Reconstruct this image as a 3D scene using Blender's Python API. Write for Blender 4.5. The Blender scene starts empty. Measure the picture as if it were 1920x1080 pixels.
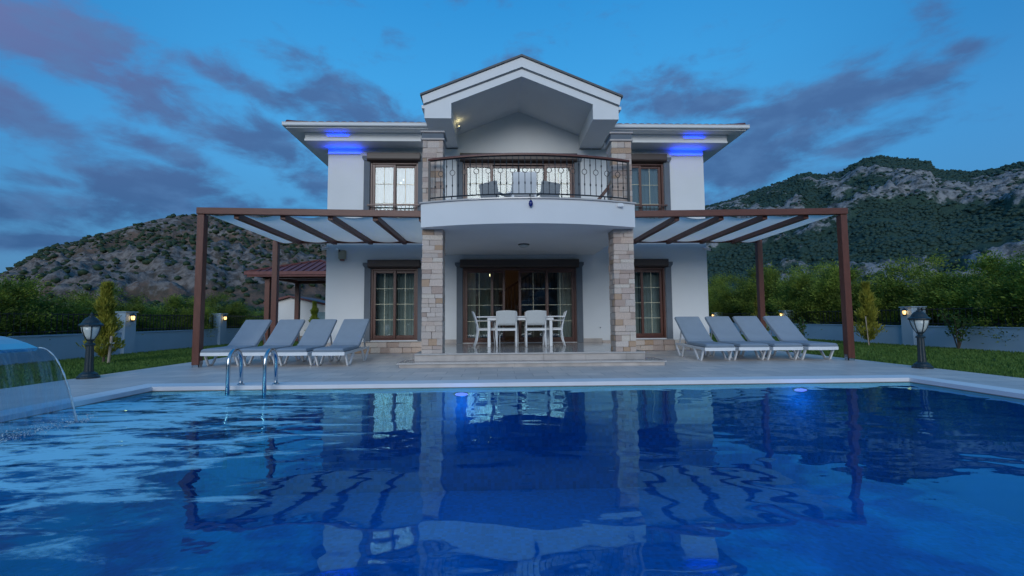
import bpy, bmesh, math, random
import numpy as np
from mathutils import Matrix, Vector
random.seed(7); rng = np.random.default_rng(11)
S = bpy.context.scene
COL = S.collection
R = math.radians

# ------------------------------------------------------------------ camera
cam_d = bpy.data.cameras.new('camera'); cam = bpy.data.objects.new('camera', cam_d); COL.objects.link(cam)
cam_d.sensor_width = 36; cam_d.lens = 16.0; cam_d.clip_start = .05; cam_d.clip_end = 6000
yaw, pitch, roll = R(1.904), R(3.876), R(.424)
fw = Vector((math.sin(yaw)*math.cos(pitch), math.cos(yaw)*math.cos(pitch), math.sin(pitch)))
rt = Vector((math.cos(yaw), -math.sin(yaw), 0)); up = rt.cross(fw)
rx_ = math.cos(roll)*rt - math.sin(roll)*up; ux_ = math.sin(roll)*rt + math.cos(roll)*up
cam.matrix_world = Matrix(((rx_.x, ux_.x, -fw.x, 0), (rx_.y, ux_.y, -fw.y, 0), (rx_.z, ux_.z, -fw.z, .95), (0, 0, 0, 1)))
S.camera = cam

# ------------------------------------------------------------------ world: dusk sky with clouds
W = bpy.data.worlds.new('World'); S.world = W; W.use_nodes = True
nt = W.node_tree; nt.nodes.clear(); L = nt.links.new
def nd(t, **k):
    n = nt.nodes.new(t)
    for a, b in k.items(): setattr(n, a, b)
    return n
def mth(op, a, b=None, c=None, clamp=False):
    n = nd('ShaderNodeMath', operation=op); n.use_clamp = clamp
    for i, v in enumerate((a, b, c)):
        if v is None: continue
        if isinstance(v, (int, float)): n.inputs[i].default_value = v
        else: L(v, n.inputs[i])
    return n.outputs[0]
def mixc(f, a, b, blend='MIX'):
    n = nd('ShaderNodeMix', data_type='RGBA', blend_type=blend)
    for i, v in ((0, f), (6, a), (7, b)):
        if isinstance(v, (int, float)): n.inputs[i].default_value = v
        elif isinstance(v, tuple): n.inputs[i].default_value = (*v, 1)
        else: L(v, n.inputs[i])
    return n.outputs[2]
tc = nd('ShaderNodeTexCoord'); sep = nd('ShaderNodeSeparateXYZ'); L(tc.outputs['Generated'], sep.inputs[0])
dx, dy, dz = sep.outputs
az = mth('ARCTAN2', dx, dy); el = mth('ARCSINE', dz)
ramp = nd('ShaderNodeValToRGB'); L(mth('MULTIPLY', el, 1/1.2, clamp=True), ramp.inputs[0])
cr = ramp.color_ramp
stops = [(0, (.085, .21, .39)), (.12, (.075, .285, .55)), (.27, (.078, .39, .80)), (.40, (.050, .365, .80)), (.56, (.018, .27, .69)), (1, (.008, .18, .56))]
cr.elements[0].position = 0; cr.elements[0].color = (*stops[0][1], 1); cr.elements[1].position = 1; cr.elements[1].color = (*stops[-1][1], 1)
for p, c in stops[1:-1]:
    e = cr.elements.new(p); e.color = (*c, 1)
# paler dusk glow around the whole side of the sky where the sun went down (behind the viewer)
glow = mth('MULTIPLY_ADD', dy, -.5, .5, clamp=True)
glow = mth('POWER', glow, 1.5)
glow = mth('MULTIPLY', glow, mth('SUBTRACT', 1.0, mth('MULTIPLY', el, .75), clamp=True))
sidef = nd('ShaderNodeMapRange', interpolation_type='SMOOTHSTEP'); L(mth('COSINE', az), sidef.inputs[0]); sidef.inputs[1].default_value = .98; sidef.inputs[2].default_value = .58; sidef.inputs[3].default_value = 0; sidef.inputs[4].default_value = .85
sky = mixc(mth('MULTIPLY', sidef.outputs[0], mth('MULTIPLY', el, 2.2, clamp=True)), ramp.outputs[0], (.0, .19, .54))
sky = mixc(mth('MULTIPLY', glow, .8), sky, (.46, .66, .88))
nis = nd('ShaderNodeTexSky', sky_type='NISHITA', sun_disc=False, sun_elevation=R(3), sun_rotation=R(188))
nmul = nd('ShaderNodeVectorMath', operation='SCALE'); L(nis.outputs[0], nmul.inputs[0]); nmul.inputs[3].default_value = .003
sky = mixc(1.0, sky, nmul.outputs[0], 'ADD')
# clouds: fractal noise on a flat layer, gathered where the banks lie
den = mth('ADD', mth('MAXIMUM', dz, 0.0), .16)
cv = nd('ShaderNodeCombineXYZ'); L(mth('DIVIDE', dx, den), cv.inputs[0]); L(mth('DIVIDE', dy, den), cv.inputs[1]); cv.inputs[2].default_value = 3.7
n1 = nd('ShaderNodeTexNoise'); n1.inputs['Scale'].default_value = 1.5; n1.inputs['Detail'].default_value = 9; n1.inputs['Roughness'].default_value = .56; n1.inputs['Distortion'].default_value = .35
L(cv.outputs[0], n1.inputs['Vector'])
n2 = nd('ShaderNodeTexNoise'); n2.inputs['Scale'].default_value = 7.0; n2.inputs['Detail'].default_value = 9; n2.inputs['Roughness'].default_value = .6; n2.inputs['Distortion'].default_value = .25
cv2 = nd('ShaderNodeCombineXYZ'); L(az, cv2.inputs[0]); L(mth('MULTIPLY', el, 2.1), cv2.inputs[1]); L(cv2.outputs[0], n2.inputs['Vector'])
blobs = [(-0.769, 0.421, 0.123, 0.054, 0.025, 1.1), (-0.654, 0.384, 0.113, 0.044, -0.262, 1), (-0.798, 0.306, 0.085, 0.03, -0.447, 1), (-0.768, 0.216, 0.06, 0.014, 0.005, 1.1), (-0.669, 0.226, 0.12, 0.05, 0.053, 1), (-0.763, 0.172, 0.16, 0.035, 0.147, 1.1), (-0.491, 0.424, 0.12, 0.034, -0.264, .8), (-0.497, 0.344, 0.14, 0.05, -0.22, 1.0), (-0.333, 0.442, 0.172, 0.05, -0.216, .75), (-0.381, 0.277, 0.06, 0.04, -0.453, 1), (0.426, 0.424, 0.167, 0.058, -0.271, .9), (0.594, 0.345, 0.163, 0.07, 0.246, 1.15), (0.705, 0.298, 0.094, 0.024, 0.07, 1), (0.799, 0.375, 0.10, 0.016, 0.16, .9), (0.501, 0.295, 0.13, 0.061, 0.02, 1.1), (0.838, 0.4, 0.035, 0.014, -0.209, .8), (-0.429, 0.233, 0.019, 0.012, 0.101, 1), (-0.772, 0.126, 0.095, 0.010, 0.038, 1), (-0.246, 0.404, 0.148, 0.041, -0.089, .8), (0.296, 0.451, 0.133, 0.049, -0.287, .8), (0.43, 0.22, 0.12, 0.05, -0.1, 1.0), (-.52, .20, .16, .03, .05, 1.0), (-.62, .29, .10, .022, -.2, .9), (-.86, .12, .12, .02, .05, 1.0), (.40, .33, .16, .05, .1, 1.0), (.66, .24, .10, .02, .1, .8), (-.30, .33, .10, .03, -.3, .9), (.10, .50, .25, .03, 0, .5)]
uv_ = nd('ShaderNodeCombineXYZ'); L(az, uv_.inputs[0]); L(el, uv_.inputs[1])
acc = None
for (u, v, a, b, t, w) in blobs:
    mp = nd('ShaderNodeMapping', vector_type='TEXTURE'); L(uv_.outputs[0], mp.inputs[0]); mp.inputs['Location'].default_value = (u, v, 0); mp.inputs['Rotation'].default_value = (0, 0, t); mp.inputs['Scale'].default_value = (a, b, 1)
    dt = nd('ShaderNodeVectorMath', operation='DOT_PRODUCT'); L(mp.outputs[0], dt.inputs[0]); L(mp.outputs[0], dt.inputs[1])
    g = mth('ADD', dt.outputs['Value'], -math.log(w)/.75)
    acc = g if acc is None else mth('MINIMUM', acc, g)
acc = mth('EXPONENT', mth('MULTIPLY', acc, -.75))
gen = mth('MULTIPLY_ADD', n1.outputs[0], 1.0, -.02)                     # everywhere
fld = mth('ADD', mth('MULTIPLY_ADD', acc, .34, mth('MULTIPLY', n2.outputs[0], .95)), mth('MULTIPLY', gen, .30))
cm = nd('ShaderNodeMapRange', interpolation_type='SMOOTHSTEP'); L(fld, cm.inputs[0]); cm.inputs[1].default_value = .67; cm.inputs[2].default_value = .95
cdens = mth('MULTIPLY', cm.outputs[0], .92)
n3 = nd('ShaderNodeTexNoise'); n3.inputs['Scale'].default_value = 11; n3.inputs['Detail'].default_value = 6; n3.inputs['Roughness'].default_value = .55; L(cv2.outputs[0], n3.inputs['Vector'])
n3r = nd('ShaderNodeMapRange', interpolation_type='SMOOTHSTEP'); L(n3.outputs[0], n3r.inputs[0]); n3r.inputs[1].default_value = .40; n3r.inputs[2].default_value = .68
ccol = nd('ShaderNodeMix', data_type='RGBA'); L(mth('MULTIPLY', el, 1.9, clamp=True), ccol.inputs[0]); ccol.inputs[6].default_value = (.034, .105, .26, 1); ccol.inputs[7].default_value = (.075, .155, .36, 1)
mv = nd('ShaderNodeMapRange'); L(az, mv.inputs[0]); mv.inputs[1].default_value = -.45; mv.inputs[2].default_value = -.85; mv.inputs[3].default_value = 0; mv.inputs[4].default_value = 1
cc2 = mixc(mth('MULTIPLY', mv.outputs[0], mth('MULTIPLY_ADD', el, 3.2, -.6, clamp=True)), ccol.outputs[2], (.165, .195, .42))
cc2 = mixc(mth('MULTIPLY', n3r.outputs[0], .55), cc2, (.095, .22, .46))
sky = mixc(cdens, sky, cc2)
bg = nd('ShaderNodeBackground'); L(sky, bg.inputs[0]); bg.inputs[1].default_value = .9
W.cycles.sampling_method = 'MANUAL'; W.cycles.sample_map_resolution = 256
wo = nd('ShaderNodeOutputWorld'); L(bg.outputs[0], wo.inputs[0])

# ------------------------------------------------------------------ sun: last light from behind the viewer
sd = bpy.data.lights.new('sun', 'SUN'); sd.energy = 1.5; sd.angle = R(34); sd.color = (.93, .97, 1)
so = bpy.data.objects.new('sun', sd); COL.objects.link(so); so.rotation_euler = (R(74), 0, R(-8)); so.location = (0, -20, 20)
S.view_settings.view_transform = 'Standard'; S.view_settings.look = 'None'; S.view_settings.exposure = .1; S.view_settings.gamma = 1
S.view_settings.use_curve_mapping = False
S.render.engine = 'CYCLES'; S.cycles.use_denoising = True; S.cycles.max_bounces = 6; S.cycles.diffuse_bounces = 3; S.cycles.transparent_max_bounces = 10
S.cycles.caustics_reflective = False; S.cycles.caustics_refractive = False; S.cycles.sample_clamp_indirect = 4

# ------------------------------------------------------------------ materials
def mat(name, col, rough=.6, var=.12, scale=6, bump=0, bscale=None, rand=0, spec=.5, metal=0, stretch=None, detail=6):
    m = bpy.data.materials.new(name); m.use_nodes = True; t = m.node_tree; N = t.nodes.new; K = t.links.new
    b = t.nodes['Principled BSDF']; b.inputs['Roughness'].default_value = rough; b.inputs['Metallic'].default_value = metal
    b.inputs['Specular IOR Level'].default_value = spec
    c = N('ShaderNodeTexCoord'); mp = N('ShaderNodeMapping'); K(c.outputs['Object'], mp.inputs[0])
    if stretch: mp.inputs['Scale'].default_value = stretch
    n = N('ShaderNodeTexNoise'); n.inputs['Scale'].default_value = scale; n.inputs['Detail'].default_value = detail; K(mp.outputs[0], n.inputs['Vector'])
    mx = N('ShaderNodeMix'); mx.data_type = 'RGBA'
    mx.inputs[6].default_value = (*[max(0, x*(1-2*var)) for x in col], 1); mx.inputs[7].default_value = (*[min(1, x*(1+2*var)) for x in col], 1)
    K(n.outputs[0], mx.inputs[0]); out = mx.outputs[2]
    if rand:
        oi = N('ShaderNodeObjectInfo'); hs = N('ShaderNodeHueSaturation'); K(out, hs.inputs['Color'])
        mr = N('ShaderNodeMapRange'); K(oi.outputs['Random'], mr.inputs[0]); mr.inputs[3].default_value = 1-rand; mr.inputs[4].default_value = 1+rand
        K(mr.outputs[0], hs.inputs['Value']); out = hs.outputs[0]
    K(out, b.inputs['Base Color'])
    if bump:
        nb = N('ShaderNodeTexNoise'); nb.inputs['Scale'].default_value = bscale or scale*4; nb.inputs['Detail'].default_value = 8; K(mp.outputs[0], nb.inputs['Vector'])
        bp = N('ShaderNodeBump'); bp.inputs['Strength'].default_value = bump; bp.inputs['Distance'].default_value = .02; K(nb.outputs[0], bp.inputs['Height']); K(bp.outputs[0], b.inputs['Normal'])
    return m
def emit(name, col, st):
    m = bpy.data.materials.new(name); m.use_nodes = True; b = m.node_tree.nodes['Principled BSDF']
    b.inputs['Base Color'].default_value = (*col, 1); b.inputs['Emission Color'].default_value = (*col, 1); b.inputs['Emission Strength'].default_value = st
    return m
M = {}
M['plaster'] = mat('white_plaster', (.75, .75, .745), .8, .05, .9, .05, 60)
M['ceilplaster'] = mat('ceiling_plaster', (.66, .66, .65), .85, .03, 1.0, .03, 60)
M['trim'] = mat('white_trim', (.74, .74, .74), .55, .03, 2)
M['grey'] = mat('grey_render', (.135, .155, .18), .75, .08, 4, .06, 60)
M['wood'] = mat('red_brown_wood', (.135, .043, .027), .42, .22, 5, .12, 30, stretch=(6, 6, 1))
M['woodx'] = mat('red_brown_beam_wood', (.135, .043, .027), .42, .22, 5, .12, 30, stretch=(1, 6, 6))
M['frame'] = mat('brown_window_frame', (.105, .04, .028), .35, .12, 8)
M['shutter'] = mat('dark_brown_shutter_box', (.055, .036, .03), .45, .1, 4)
M['gold'] = mat('pale_gold_glazing_bar', (.72, .66, .46), .35, .05, 5)
M['iron'] = mat('black_wrought_iron', (.018, .02, .024), .45, .2, 20)
M['stone_core'] = mat('mortar', (.30, .26, .23), .9, .1, 10)
M['marble'] = mat('polished_marble', (.50, .46, .43), .13, .14, 2.5, 0, spec=.6)
M['riser'] = mat('travertine_riser', (.46, .40, .36), .5, .22, 3.5, .05, 40, rand=.12)
M['deck'] = None
M['coping'] = mat('white_coping_stone', (.80, .80, .80), .5, .04, 4, .04, 60)
M['innertile'] = mat('beige_pool_edge_tile', (.30, .26, .22), .3, .15, 12)
M['cushion'] = mat('blue_grey_canvas', (.27, .325, .39), .85, .06, 4, .25, 220)
M['plastic'] = mat('white_plastic', (.78, .78, .79), .38, .04, 5)
M['wovenwhite'] = mat('white_woven_mesh', (.62, .64, .64), .6, .06, 30, .2, 200)
M['wicker'] = mat('grey_wicker', (.30, .31, .32), .7, .2, 40, .3, 120)
M['steel'] = mat('stainless_steel', (.55, .56, .58), .17, .05, 5, metal=1)
M['lampgreen'] = mat('dark_green_cast_iron', (.016, .028, .034), .42, .2, 12, .05, 60)
M['frost'] = mat('frosted_lamp_glass', (.55, .58, .55), .25, .06, 8)
M['rooftile'] = mat('dark_red_roof_tile', (.17, .055, .05), .6, .2, 6, .1, 40, rand=.15)
M['edge'] = mat('grey_roof_edge', (.10, .105, .115), .6, .15, 6)
M['curtain'] = None
M['carpetwall'] = mat('interior_wall', (.36, .29, .24), .85, .04, 2)
M['brownfloor'] = mat('interior_floor', (.25, .18, .13), .35, .15, 5)
M['darkwood'] = mat('dark_stair_wood', (.06, .026, .018), .4, .15, 8)
M['soil'] = mat('lawn_soil', (.045, .065, .022), .95, .3, 3, .3, 40)
M['ground'] = mat('dry_field', (.10, .10, .05), .95, .3, .08, .2, 2)
M['bark'] = mat('bark', (.10, .075, .055), .9, .25, 12, .4, 40)
M['stake'] = mat('pale_wooden_stake', (.36, .30, .24), .8, .15, 12, stretch=(5, 5, 1))
M['boundary'] = mat('painted_boundary_wall', (.42, .54, .64), .85, .06, 1.2, .08, 30)
M['alarm'] = mat('beige_plastic', (.38, .36, .27), .5, .06, 5)
M['blueglass'] = mat('dark_blue_glass', (.01, .02, .16), .12, .2, 12)
M['rope'] = mat('white_rope', (.6, .6, .56), .9)
M['foammat'] = mat('white_foam', (.72, .76, .8), .6, .08, 20, .5, 40)
M['warm'] = emit('warm_bulb', (1, .60, .22), 2.6)
M['warmin'] = emit('warm_chandelier_bulb', (1, .72, .38), 9)
M['coolbulb'] = emit('white_bulb', (1, .95, .85), 1.6)
M['blueled'] = emit('blue_led', (.01, .08, 1), 1.5)
M['poolled'] = emit('pool_led', (.75, .38, 1), 1.5)
def stone_mat(name, cols):
    m = mat(name, (.5, .44, .38), .85, .28, 14, .8, 26)
    t = m.node_tree; b = t.nodes['Principled BSDF']; old = b.inputs['Base Color'].links[0].from_socket
    oi = t.nodes.new('ShaderNodeObjectInfo'); rp = t.nodes.new('ShaderNodeValToRGB'); t.links.new(oi.outputs['Random'], rp.inputs[0])
    rp.color_ramp.interpolation = 'CONSTANT'
    rp.color_ramp.elements[0].color = (*cols[0], 1); rp.color_ramp.elements[1].position = 1/len(cols); rp.color_ramp.elements[1].color = (*cols[1], 1)
    for i, c in enumerate(cols[2:], 2):
        e = rp.color_ramp.elements.new(i/len(cols)); e.color = (*c, 1)
    mx = t.nodes.new('ShaderNodeMix'); mx.data_type = 'RGBA'; mx.blend_type = 'MULTIPLY'; mx.inputs[0].default_value = 1
    sc = t.nodes.new('ShaderNodeMix'); sc.data_type = 'RGBA'; sc.blend_type = 'DIVIDE'; sc.inputs[0].default_value = 1; sc.inputs[7].default_value = (.5, .44, .38, 1)
    t.links.new(old, sc.inputs[6]); t.links.new(sc.outputs[2], mx.inputs[6]); t.links.new(rp.outputs[0], mx.inputs[7]); t.links.new(mx.outputs[2], b.inputs['Base Color'])
    return m
M['stone'] = stone_mat('split_travertine', [(.66, .51, .42), (.70, .57, .48), (.60, .46, .39), (.68, .52, .42), (.74, .63, .53), (.52, .38, .31), (.63, .52, .45), (.55, .37, .25), (.70, .56, .47), (.72, .60, .52)])
def deck_mat():
    m = mat('travertine_deck_paving', (.66, .59, .54), .42, .12, 2.2, 0)
    t = m.node_tree; N = t.nodes.new; K = t.links.new; b = t.nodes['Principled BSDF']; old = b.inputs['Base Color'].links[0].from_socket
    g = N('ShaderNodeNewGeometry'); br = N('ShaderNodeTexBrick'); K(g.outputs['Position'], br.inputs['Vector'])
    br.inputs['Scale'].default_value = 1; br.inputs['Brick Width'].default_value = .6; br.inputs['Row Height'].default_value = .4; br.inputs['Mortar Size'].default_value = .006
    br.inputs['Color1'].default_value = (.86, .87, .88, 1); br.inputs['Color2'].default_value = (1.10, 1.06, 1.02, 1); br.inputs['Mortar'].default_value = (.55, .55, .55, 1)
    mx = N('ShaderNodeMix'); mx.data_type = 'RGBA'; mx.blend_type = 'MULTIPLY'; mx.inputs[0].default_value = 1; K(old, mx.inputs[6]); K(br.outputs[0], mx.inputs[7]); K(mx.outputs[2], b.inputs['Base Color'])
    bp = N('ShaderNodeBump'); bp.inputs['Strength'].default_value = .3; bp.inputs['Distance'].default_value = .004; bp.invert = True; K(br.outputs['Fac'], bp.inputs['Height']); K(bp.outputs[0], b.inputs['Normal'])
    return m
M['deck'] = deck_mat()
def glass_mat(name='window_glass', tint=(.86, .9, .9), boost=.05):
    m = bpy.data.materials.new(name); m.use_nodes = True; t = m.node_tree; t.nodes.clear(); N = t.nodes.new; K = t.links.new
    fr = N('ShaderNodeFresnel'); fr.inputs[0].default_value = 1.5
    ad = N('ShaderNodeMath'); ad.operation = 'MULTIPLY_ADD'; K(fr.outputs[0], ad.inputs[0]); ad.inputs[1].default_value = 1.7; ad.inputs[2].default_value = boost; ad.use_clamp = True
    tr = N('ShaderNodeBsdfTransparent'); tr.inputs[0].default_value = (*tint, 1); gl = N('ShaderNodeBsdfGlossy'); gl.inputs['Roughness'].default_value = .015
    n = N('ShaderNodeTexNoise'); n.inputs['Scale'].default_value = 1.5; bp = N('ShaderNodeBump'); bp.inputs['Strength'].default_value = .04; bp.inputs['Distance'].default_value = .05
    c = N('ShaderNodeTexCoord'); K(c.outputs['Object'], n.inputs['Vector']); K(n.outputs[0], bp.inputs['Height']); K(bp.outputs[0], gl.inputs['Normal'])
    mx = N('ShaderNodeMixShader'); K(ad.outputs[0], mx.inputs[0]); K(tr.outputs[0], mx.inputs[1]); K(gl.outputs[0], mx.inputs[2])
    o = N('ShaderNodeOutputMaterial'); K(mx.outputs[0], o.inputs[0]); return m
M['glass'] = glass_mat('window_glass_dark', (.80, .85, .84), .01); M['glass_up'] = glass_mat('window_glass', (.82, .88, .90), .01)
def cloth_mat(name, col):
    m = mat(name, col, .9, .05, 5)
    t = m.node_tree; b = t.nodes['Principled BSDF']; tl = t.nodes.new('ShaderNodeBsdfTranslucent'); tl.inputs[0].default_value = (*col, 1)
    mx = t.nodes.new('ShaderNodeMixShader'); mx.inputs[0].default_value = .35; t.links.new(b.outputs[0], mx.inputs[1]); t.links.new(tl.outputs[0], mx.inputs[2])
    t.links.new(mx.outputs[0], t.nodes['Material Output'].inputs[0]); return m
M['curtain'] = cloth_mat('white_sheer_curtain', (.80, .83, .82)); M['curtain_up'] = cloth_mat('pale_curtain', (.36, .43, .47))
M['canvas'] = cloth_mat('cream_canvas', (.86, .80, .71)); M['canvas'].node_tree.nodes['Mix Shader'].inputs[0].default_value = .68
M['drape'] = cloth_mat('taupe_drape', (.30, .26, .23))
def leaf_mat(name, c1, c2, rand=.25):
    m = bpy.data.materials.new(name); m.use_nodes = True; t = m.node_tree; N = t.nodes.new; K = t.links.new; b = t.nodes['Principled BSDF']
    b.inputs['Roughness'].default_value = .6; b.inputs['Specular IOR Level'].default_value = .25
    c = N('ShaderNodeTexCoord'); n = N('ShaderNodeTexNoise'); n.inputs['Scale'].default_value = 3.2; n.inputs['Detail'].default_value = 5; K(c.outputs['Object'], n.inputs['Vector'])
    rp = N('ShaderNodeValToRGB'); rp.color_ramp.elements[0].position = .32; rp.color_ramp.elements[1].position = .68; rp.color_ramp.elements[0].color = (*c1, 1); rp.color_ramp.elements[1].color = (*c2, 1); K(n.outputs[0], rp.inputs[0])
    oi = N('ShaderNodeObjectInfo'); hs = N('ShaderNodeHueSaturation'); K(rp.outputs[0], hs.inputs['Color']); mr = N('ShaderNodeMapRange'); K(oi.outputs['Random'], mr.inputs[0]); mr.inputs[3].default_value = 1-rand; mr.inputs[4].default_value = 1+rand; K(mr.outputs[0], hs.inputs['Value'])
    K(hs.outputs[0], b.inputs['Base Color']); tl = N('ShaderNodeBsdfTranslucent'); K(hs.outputs[0], tl.inputs[0]); mx = N('ShaderNodeMixShader'); mx.inputs[0].default_value = .3
    K(b.outputs[0], mx.inputs[1]); K(tl.outputs[0], mx.inputs[2]); K(mx.outputs[0], t.nodes['Material Output'].inputs[0]); return m
M['hedge'] = leaf_mat('hedge_leaves', (.030, .072, .014), (.33, .40, .06), .3)
M['conifer'] = leaf_mat('yellow_green_conifer', (.17, .19, .03), (.42, .38, .06), .15)
M['shrubleaf'] = leaf_mat('shrub_leaves', (.03, .08, .02), (.08, .15, .035), .15)
M['grass'] = leaf_mat('lawn_grass', (.065, .145, .03), (.15, .24, .05), 0)
M['bush'] = leaf_mat('hillside_scrub', (.022, .042, .022), (.055, .088, .042), 0)
M['bush_r'] = leaf_mat('haze_tinted_scrub', (.018, .048, .042), (.05, .10, .08), 0)  # bluer, paler leaf colours carry the distance haze on the mountain

# ------------------------------------------------------------------ mesh helpers
def tag(o, label=None, cat=None, group=None, kind=None):
    for k, v in (('label', label), ('category', cat), ('group', group), ('kind', kind)):
        if v: o[k] = v
    return o
def wloc(o):
    v = Vector((0, 0, 0))
    while o is not None: v += o.location; o = o.parent
    return v
def empty(name, loc, label, cat, group=None):
    o = bpy.data.objects.new(name, None); COL.objects.link(o); o.location = loc; o.empty_display_size = .2
    return tag(o, label, cat, group)
def sub_empty(name, parent):
    o = bpy.data.objects.new(name, None); COL.objects.link(o); o.parent = parent; o.empty_display_size = .1; return o
class MB:
    def __init__(s): s.v = []; s.f = []
    def add(s, vs, fs):
        k = len(s.v); s.v += [tuple(v) for v in vs]; s.f += [tuple(i+k for i in f) for f in fs]; return s
    def box(s, x0, x1, y0, y1, z0, z1):
        return s.add([(x, y, z) for z in (z0, z1) for (x, y) in ((x0, y0), (x1, y0), (x1, y1), (x0, y1))], [(3, 2, 1, 0), (4, 5, 6, 7), (0, 1, 5, 4), (1, 2, 6, 5), (2, 3, 7, 6), (3, 0, 4, 7)])
    def bar(s, p, q, w, h, upv=(0, 0, 1)):
        p, q, u = Vector(p), Vector(q), Vector(upv); d = (q-p).normalized()
        a = d.cross(u)
        if a.length < 1e-4: a = d.cross(Vector((1, 0, 0)))
        a.normalize(); b = a.cross(d).normalized(); a *= w/2; b *= h/2
        vs = [c+sa*a+sb*b for c in (p, q) for sa, sb in ((-1, -1), (1, -1), (1, 1), (-1, 1))]
        return s.add(vs, [(0, 1, 2, 3), (7, 6, 5, 4), (4, 5, 1, 0), (5, 6, 2, 1), (6, 7, 3, 2), (7, 4, 0, 3)])
    def tube(s, pts, r, n=8, closed=False):
        pts = [Vector(p) for p in pts]; m = len(pts); rings = []; prev = None
        for i, p in enumerate(pts):
            if closed: d = pts[(i+1) % m]-pts[i-1]
            else: d = pts[min(i+1, m-1)]-pts[max(i-1, 0)]
            d.normalize()
            if prev is None:
                a = d.cross(Vector((0, 0, 1)))
                if a.length < 1e-3: a = d.cross(Vector((1, 0, 0)))
            else: a = prev-d*prev.dot(d)
            a.normalize(); prev = a; b = d.cross(a); rr = r[i] if isinstance(r, (list, tuple)) else r
            rings.append([p+rr*(math.cos(2*math.pi*k/n)*a+math.sin(2*math.pi*k/n)*b) for k in range(n)])
        vs = [v for g in rings for v in g]; fs = []
        for i in range(m if closed else m-1):
            j = (i+1) % m
            for k in range(n): fs.append((i*n+k, i*n+(k+1) % n, j*n+(k+1) % n, j*n+k))
        if not closed: fs += [tuple(range(n))[::-1], tuple((m-1)*n+k for k in range(n))]
        return s.add(vs, fs)
    def lathe(s, prof, n=16, c=(0, 0, 0), flute=0):
        vs = []; m = len(prof)
        for r, z in prof:
            for k in range(n):
                t = 2*math.pi*k/n; rr = r*(1-(flute if k % 2 else 0)); vs.append((c[0]+rr*math.cos(t), c[1]+rr*math.sin(t), c[2]+z))
        fs = [(i*n+k, i*n+(k+1) % n, (i+1)*n+(k+1) % n, (i+1)*n+k) for i in range(m-1) for k in range(n)]
        fs += [tuple(range(n))[::-1], tuple((m-1)*n+k for k in range(n))]
        return s.add(vs, fs)
    def prism(s, poly, axis, a, b):
        n = len(poly)
        def P(p, t): return {'x': (t, p[0], p[1]), 'y': (p[0], t, p[1]), 'z': (p[0], p[1], t)}[axis]
        vs = [P(p, a) for p in poly]+[P(p, b) for p in poly]
        return s.add(vs, [tuple(range(n)), tuple(range(2*n-1, n-1, -1))]+[(i, i+n, (i+1) % n+n, (i+1) % n) for i in range(n)])
    def build(s, name, m, parent=None, smooth=False, bevel=0, local=False, fix=True):
        off = Vector((0, 0, 0)) if (parent is None or local) else wloc(parent)
        me = bpy.data.meshes.new(name); me.from_pydata([(v[0]-off.x, v[1]-off.y, v[2]-off.z) for v in s.v], [], s.f)
        if fix or bevel:
            bm = bmesh.new(); bm.from_mesh(me)
            bmesh.ops.recalc_face_normals(bm, faces=bm.faces)
            if bevel:
                es = [e for e in bm.edges if len(e.link_faces) == 2 and e.calc_face_angle(0) > .5]
                bmesh.ops.bevel(bm, geom=es, offset=bevel, segments=1 if bevel < .012 else 2, affect='EDGES', clamp_overlap=True)
            bm.to_mesh(me); bm.free()
        if smooth: me.shade_smooth()
        me.materials.append(M[m] if isinstance(m, str) else m)
        o = bpy.data.objects.new(name, me); COL.objects.link(o)
        if parent is not None: o.parent = parent
        return o
def fast_mesh(name, v, quads, m, parent=None, smooth=False):
    v = np.asarray(v, np.float32); q = np.asarray(quads, np.int32); k = q.shape[1]
    me = bpy.data.meshes.new(name); me.vertices.add(len(v)); me.vertices.foreach_set('co', v.ravel())
    me.loops.add(q.size); me.loops.foreach_set('vertex_index', q.ravel()); me.polygons.add(len(q))
    me.polygons.foreach_set('loop_start', np.arange(0, q.size, k, dtype=np.int32)); me.polygons.foreach_set('loop_total', np.full(len(q), k, np.int32))
    me.update(calc_edges=True); me.validate()
    if smooth: me.shade_smooth()
    me.materials.append(M[m] if isinstance(m, str) else m)
    o = bpy.data.objects.new(name, me); COL.objects.link(o)
    if parent is not None: o.parent = parent
    return o
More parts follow.
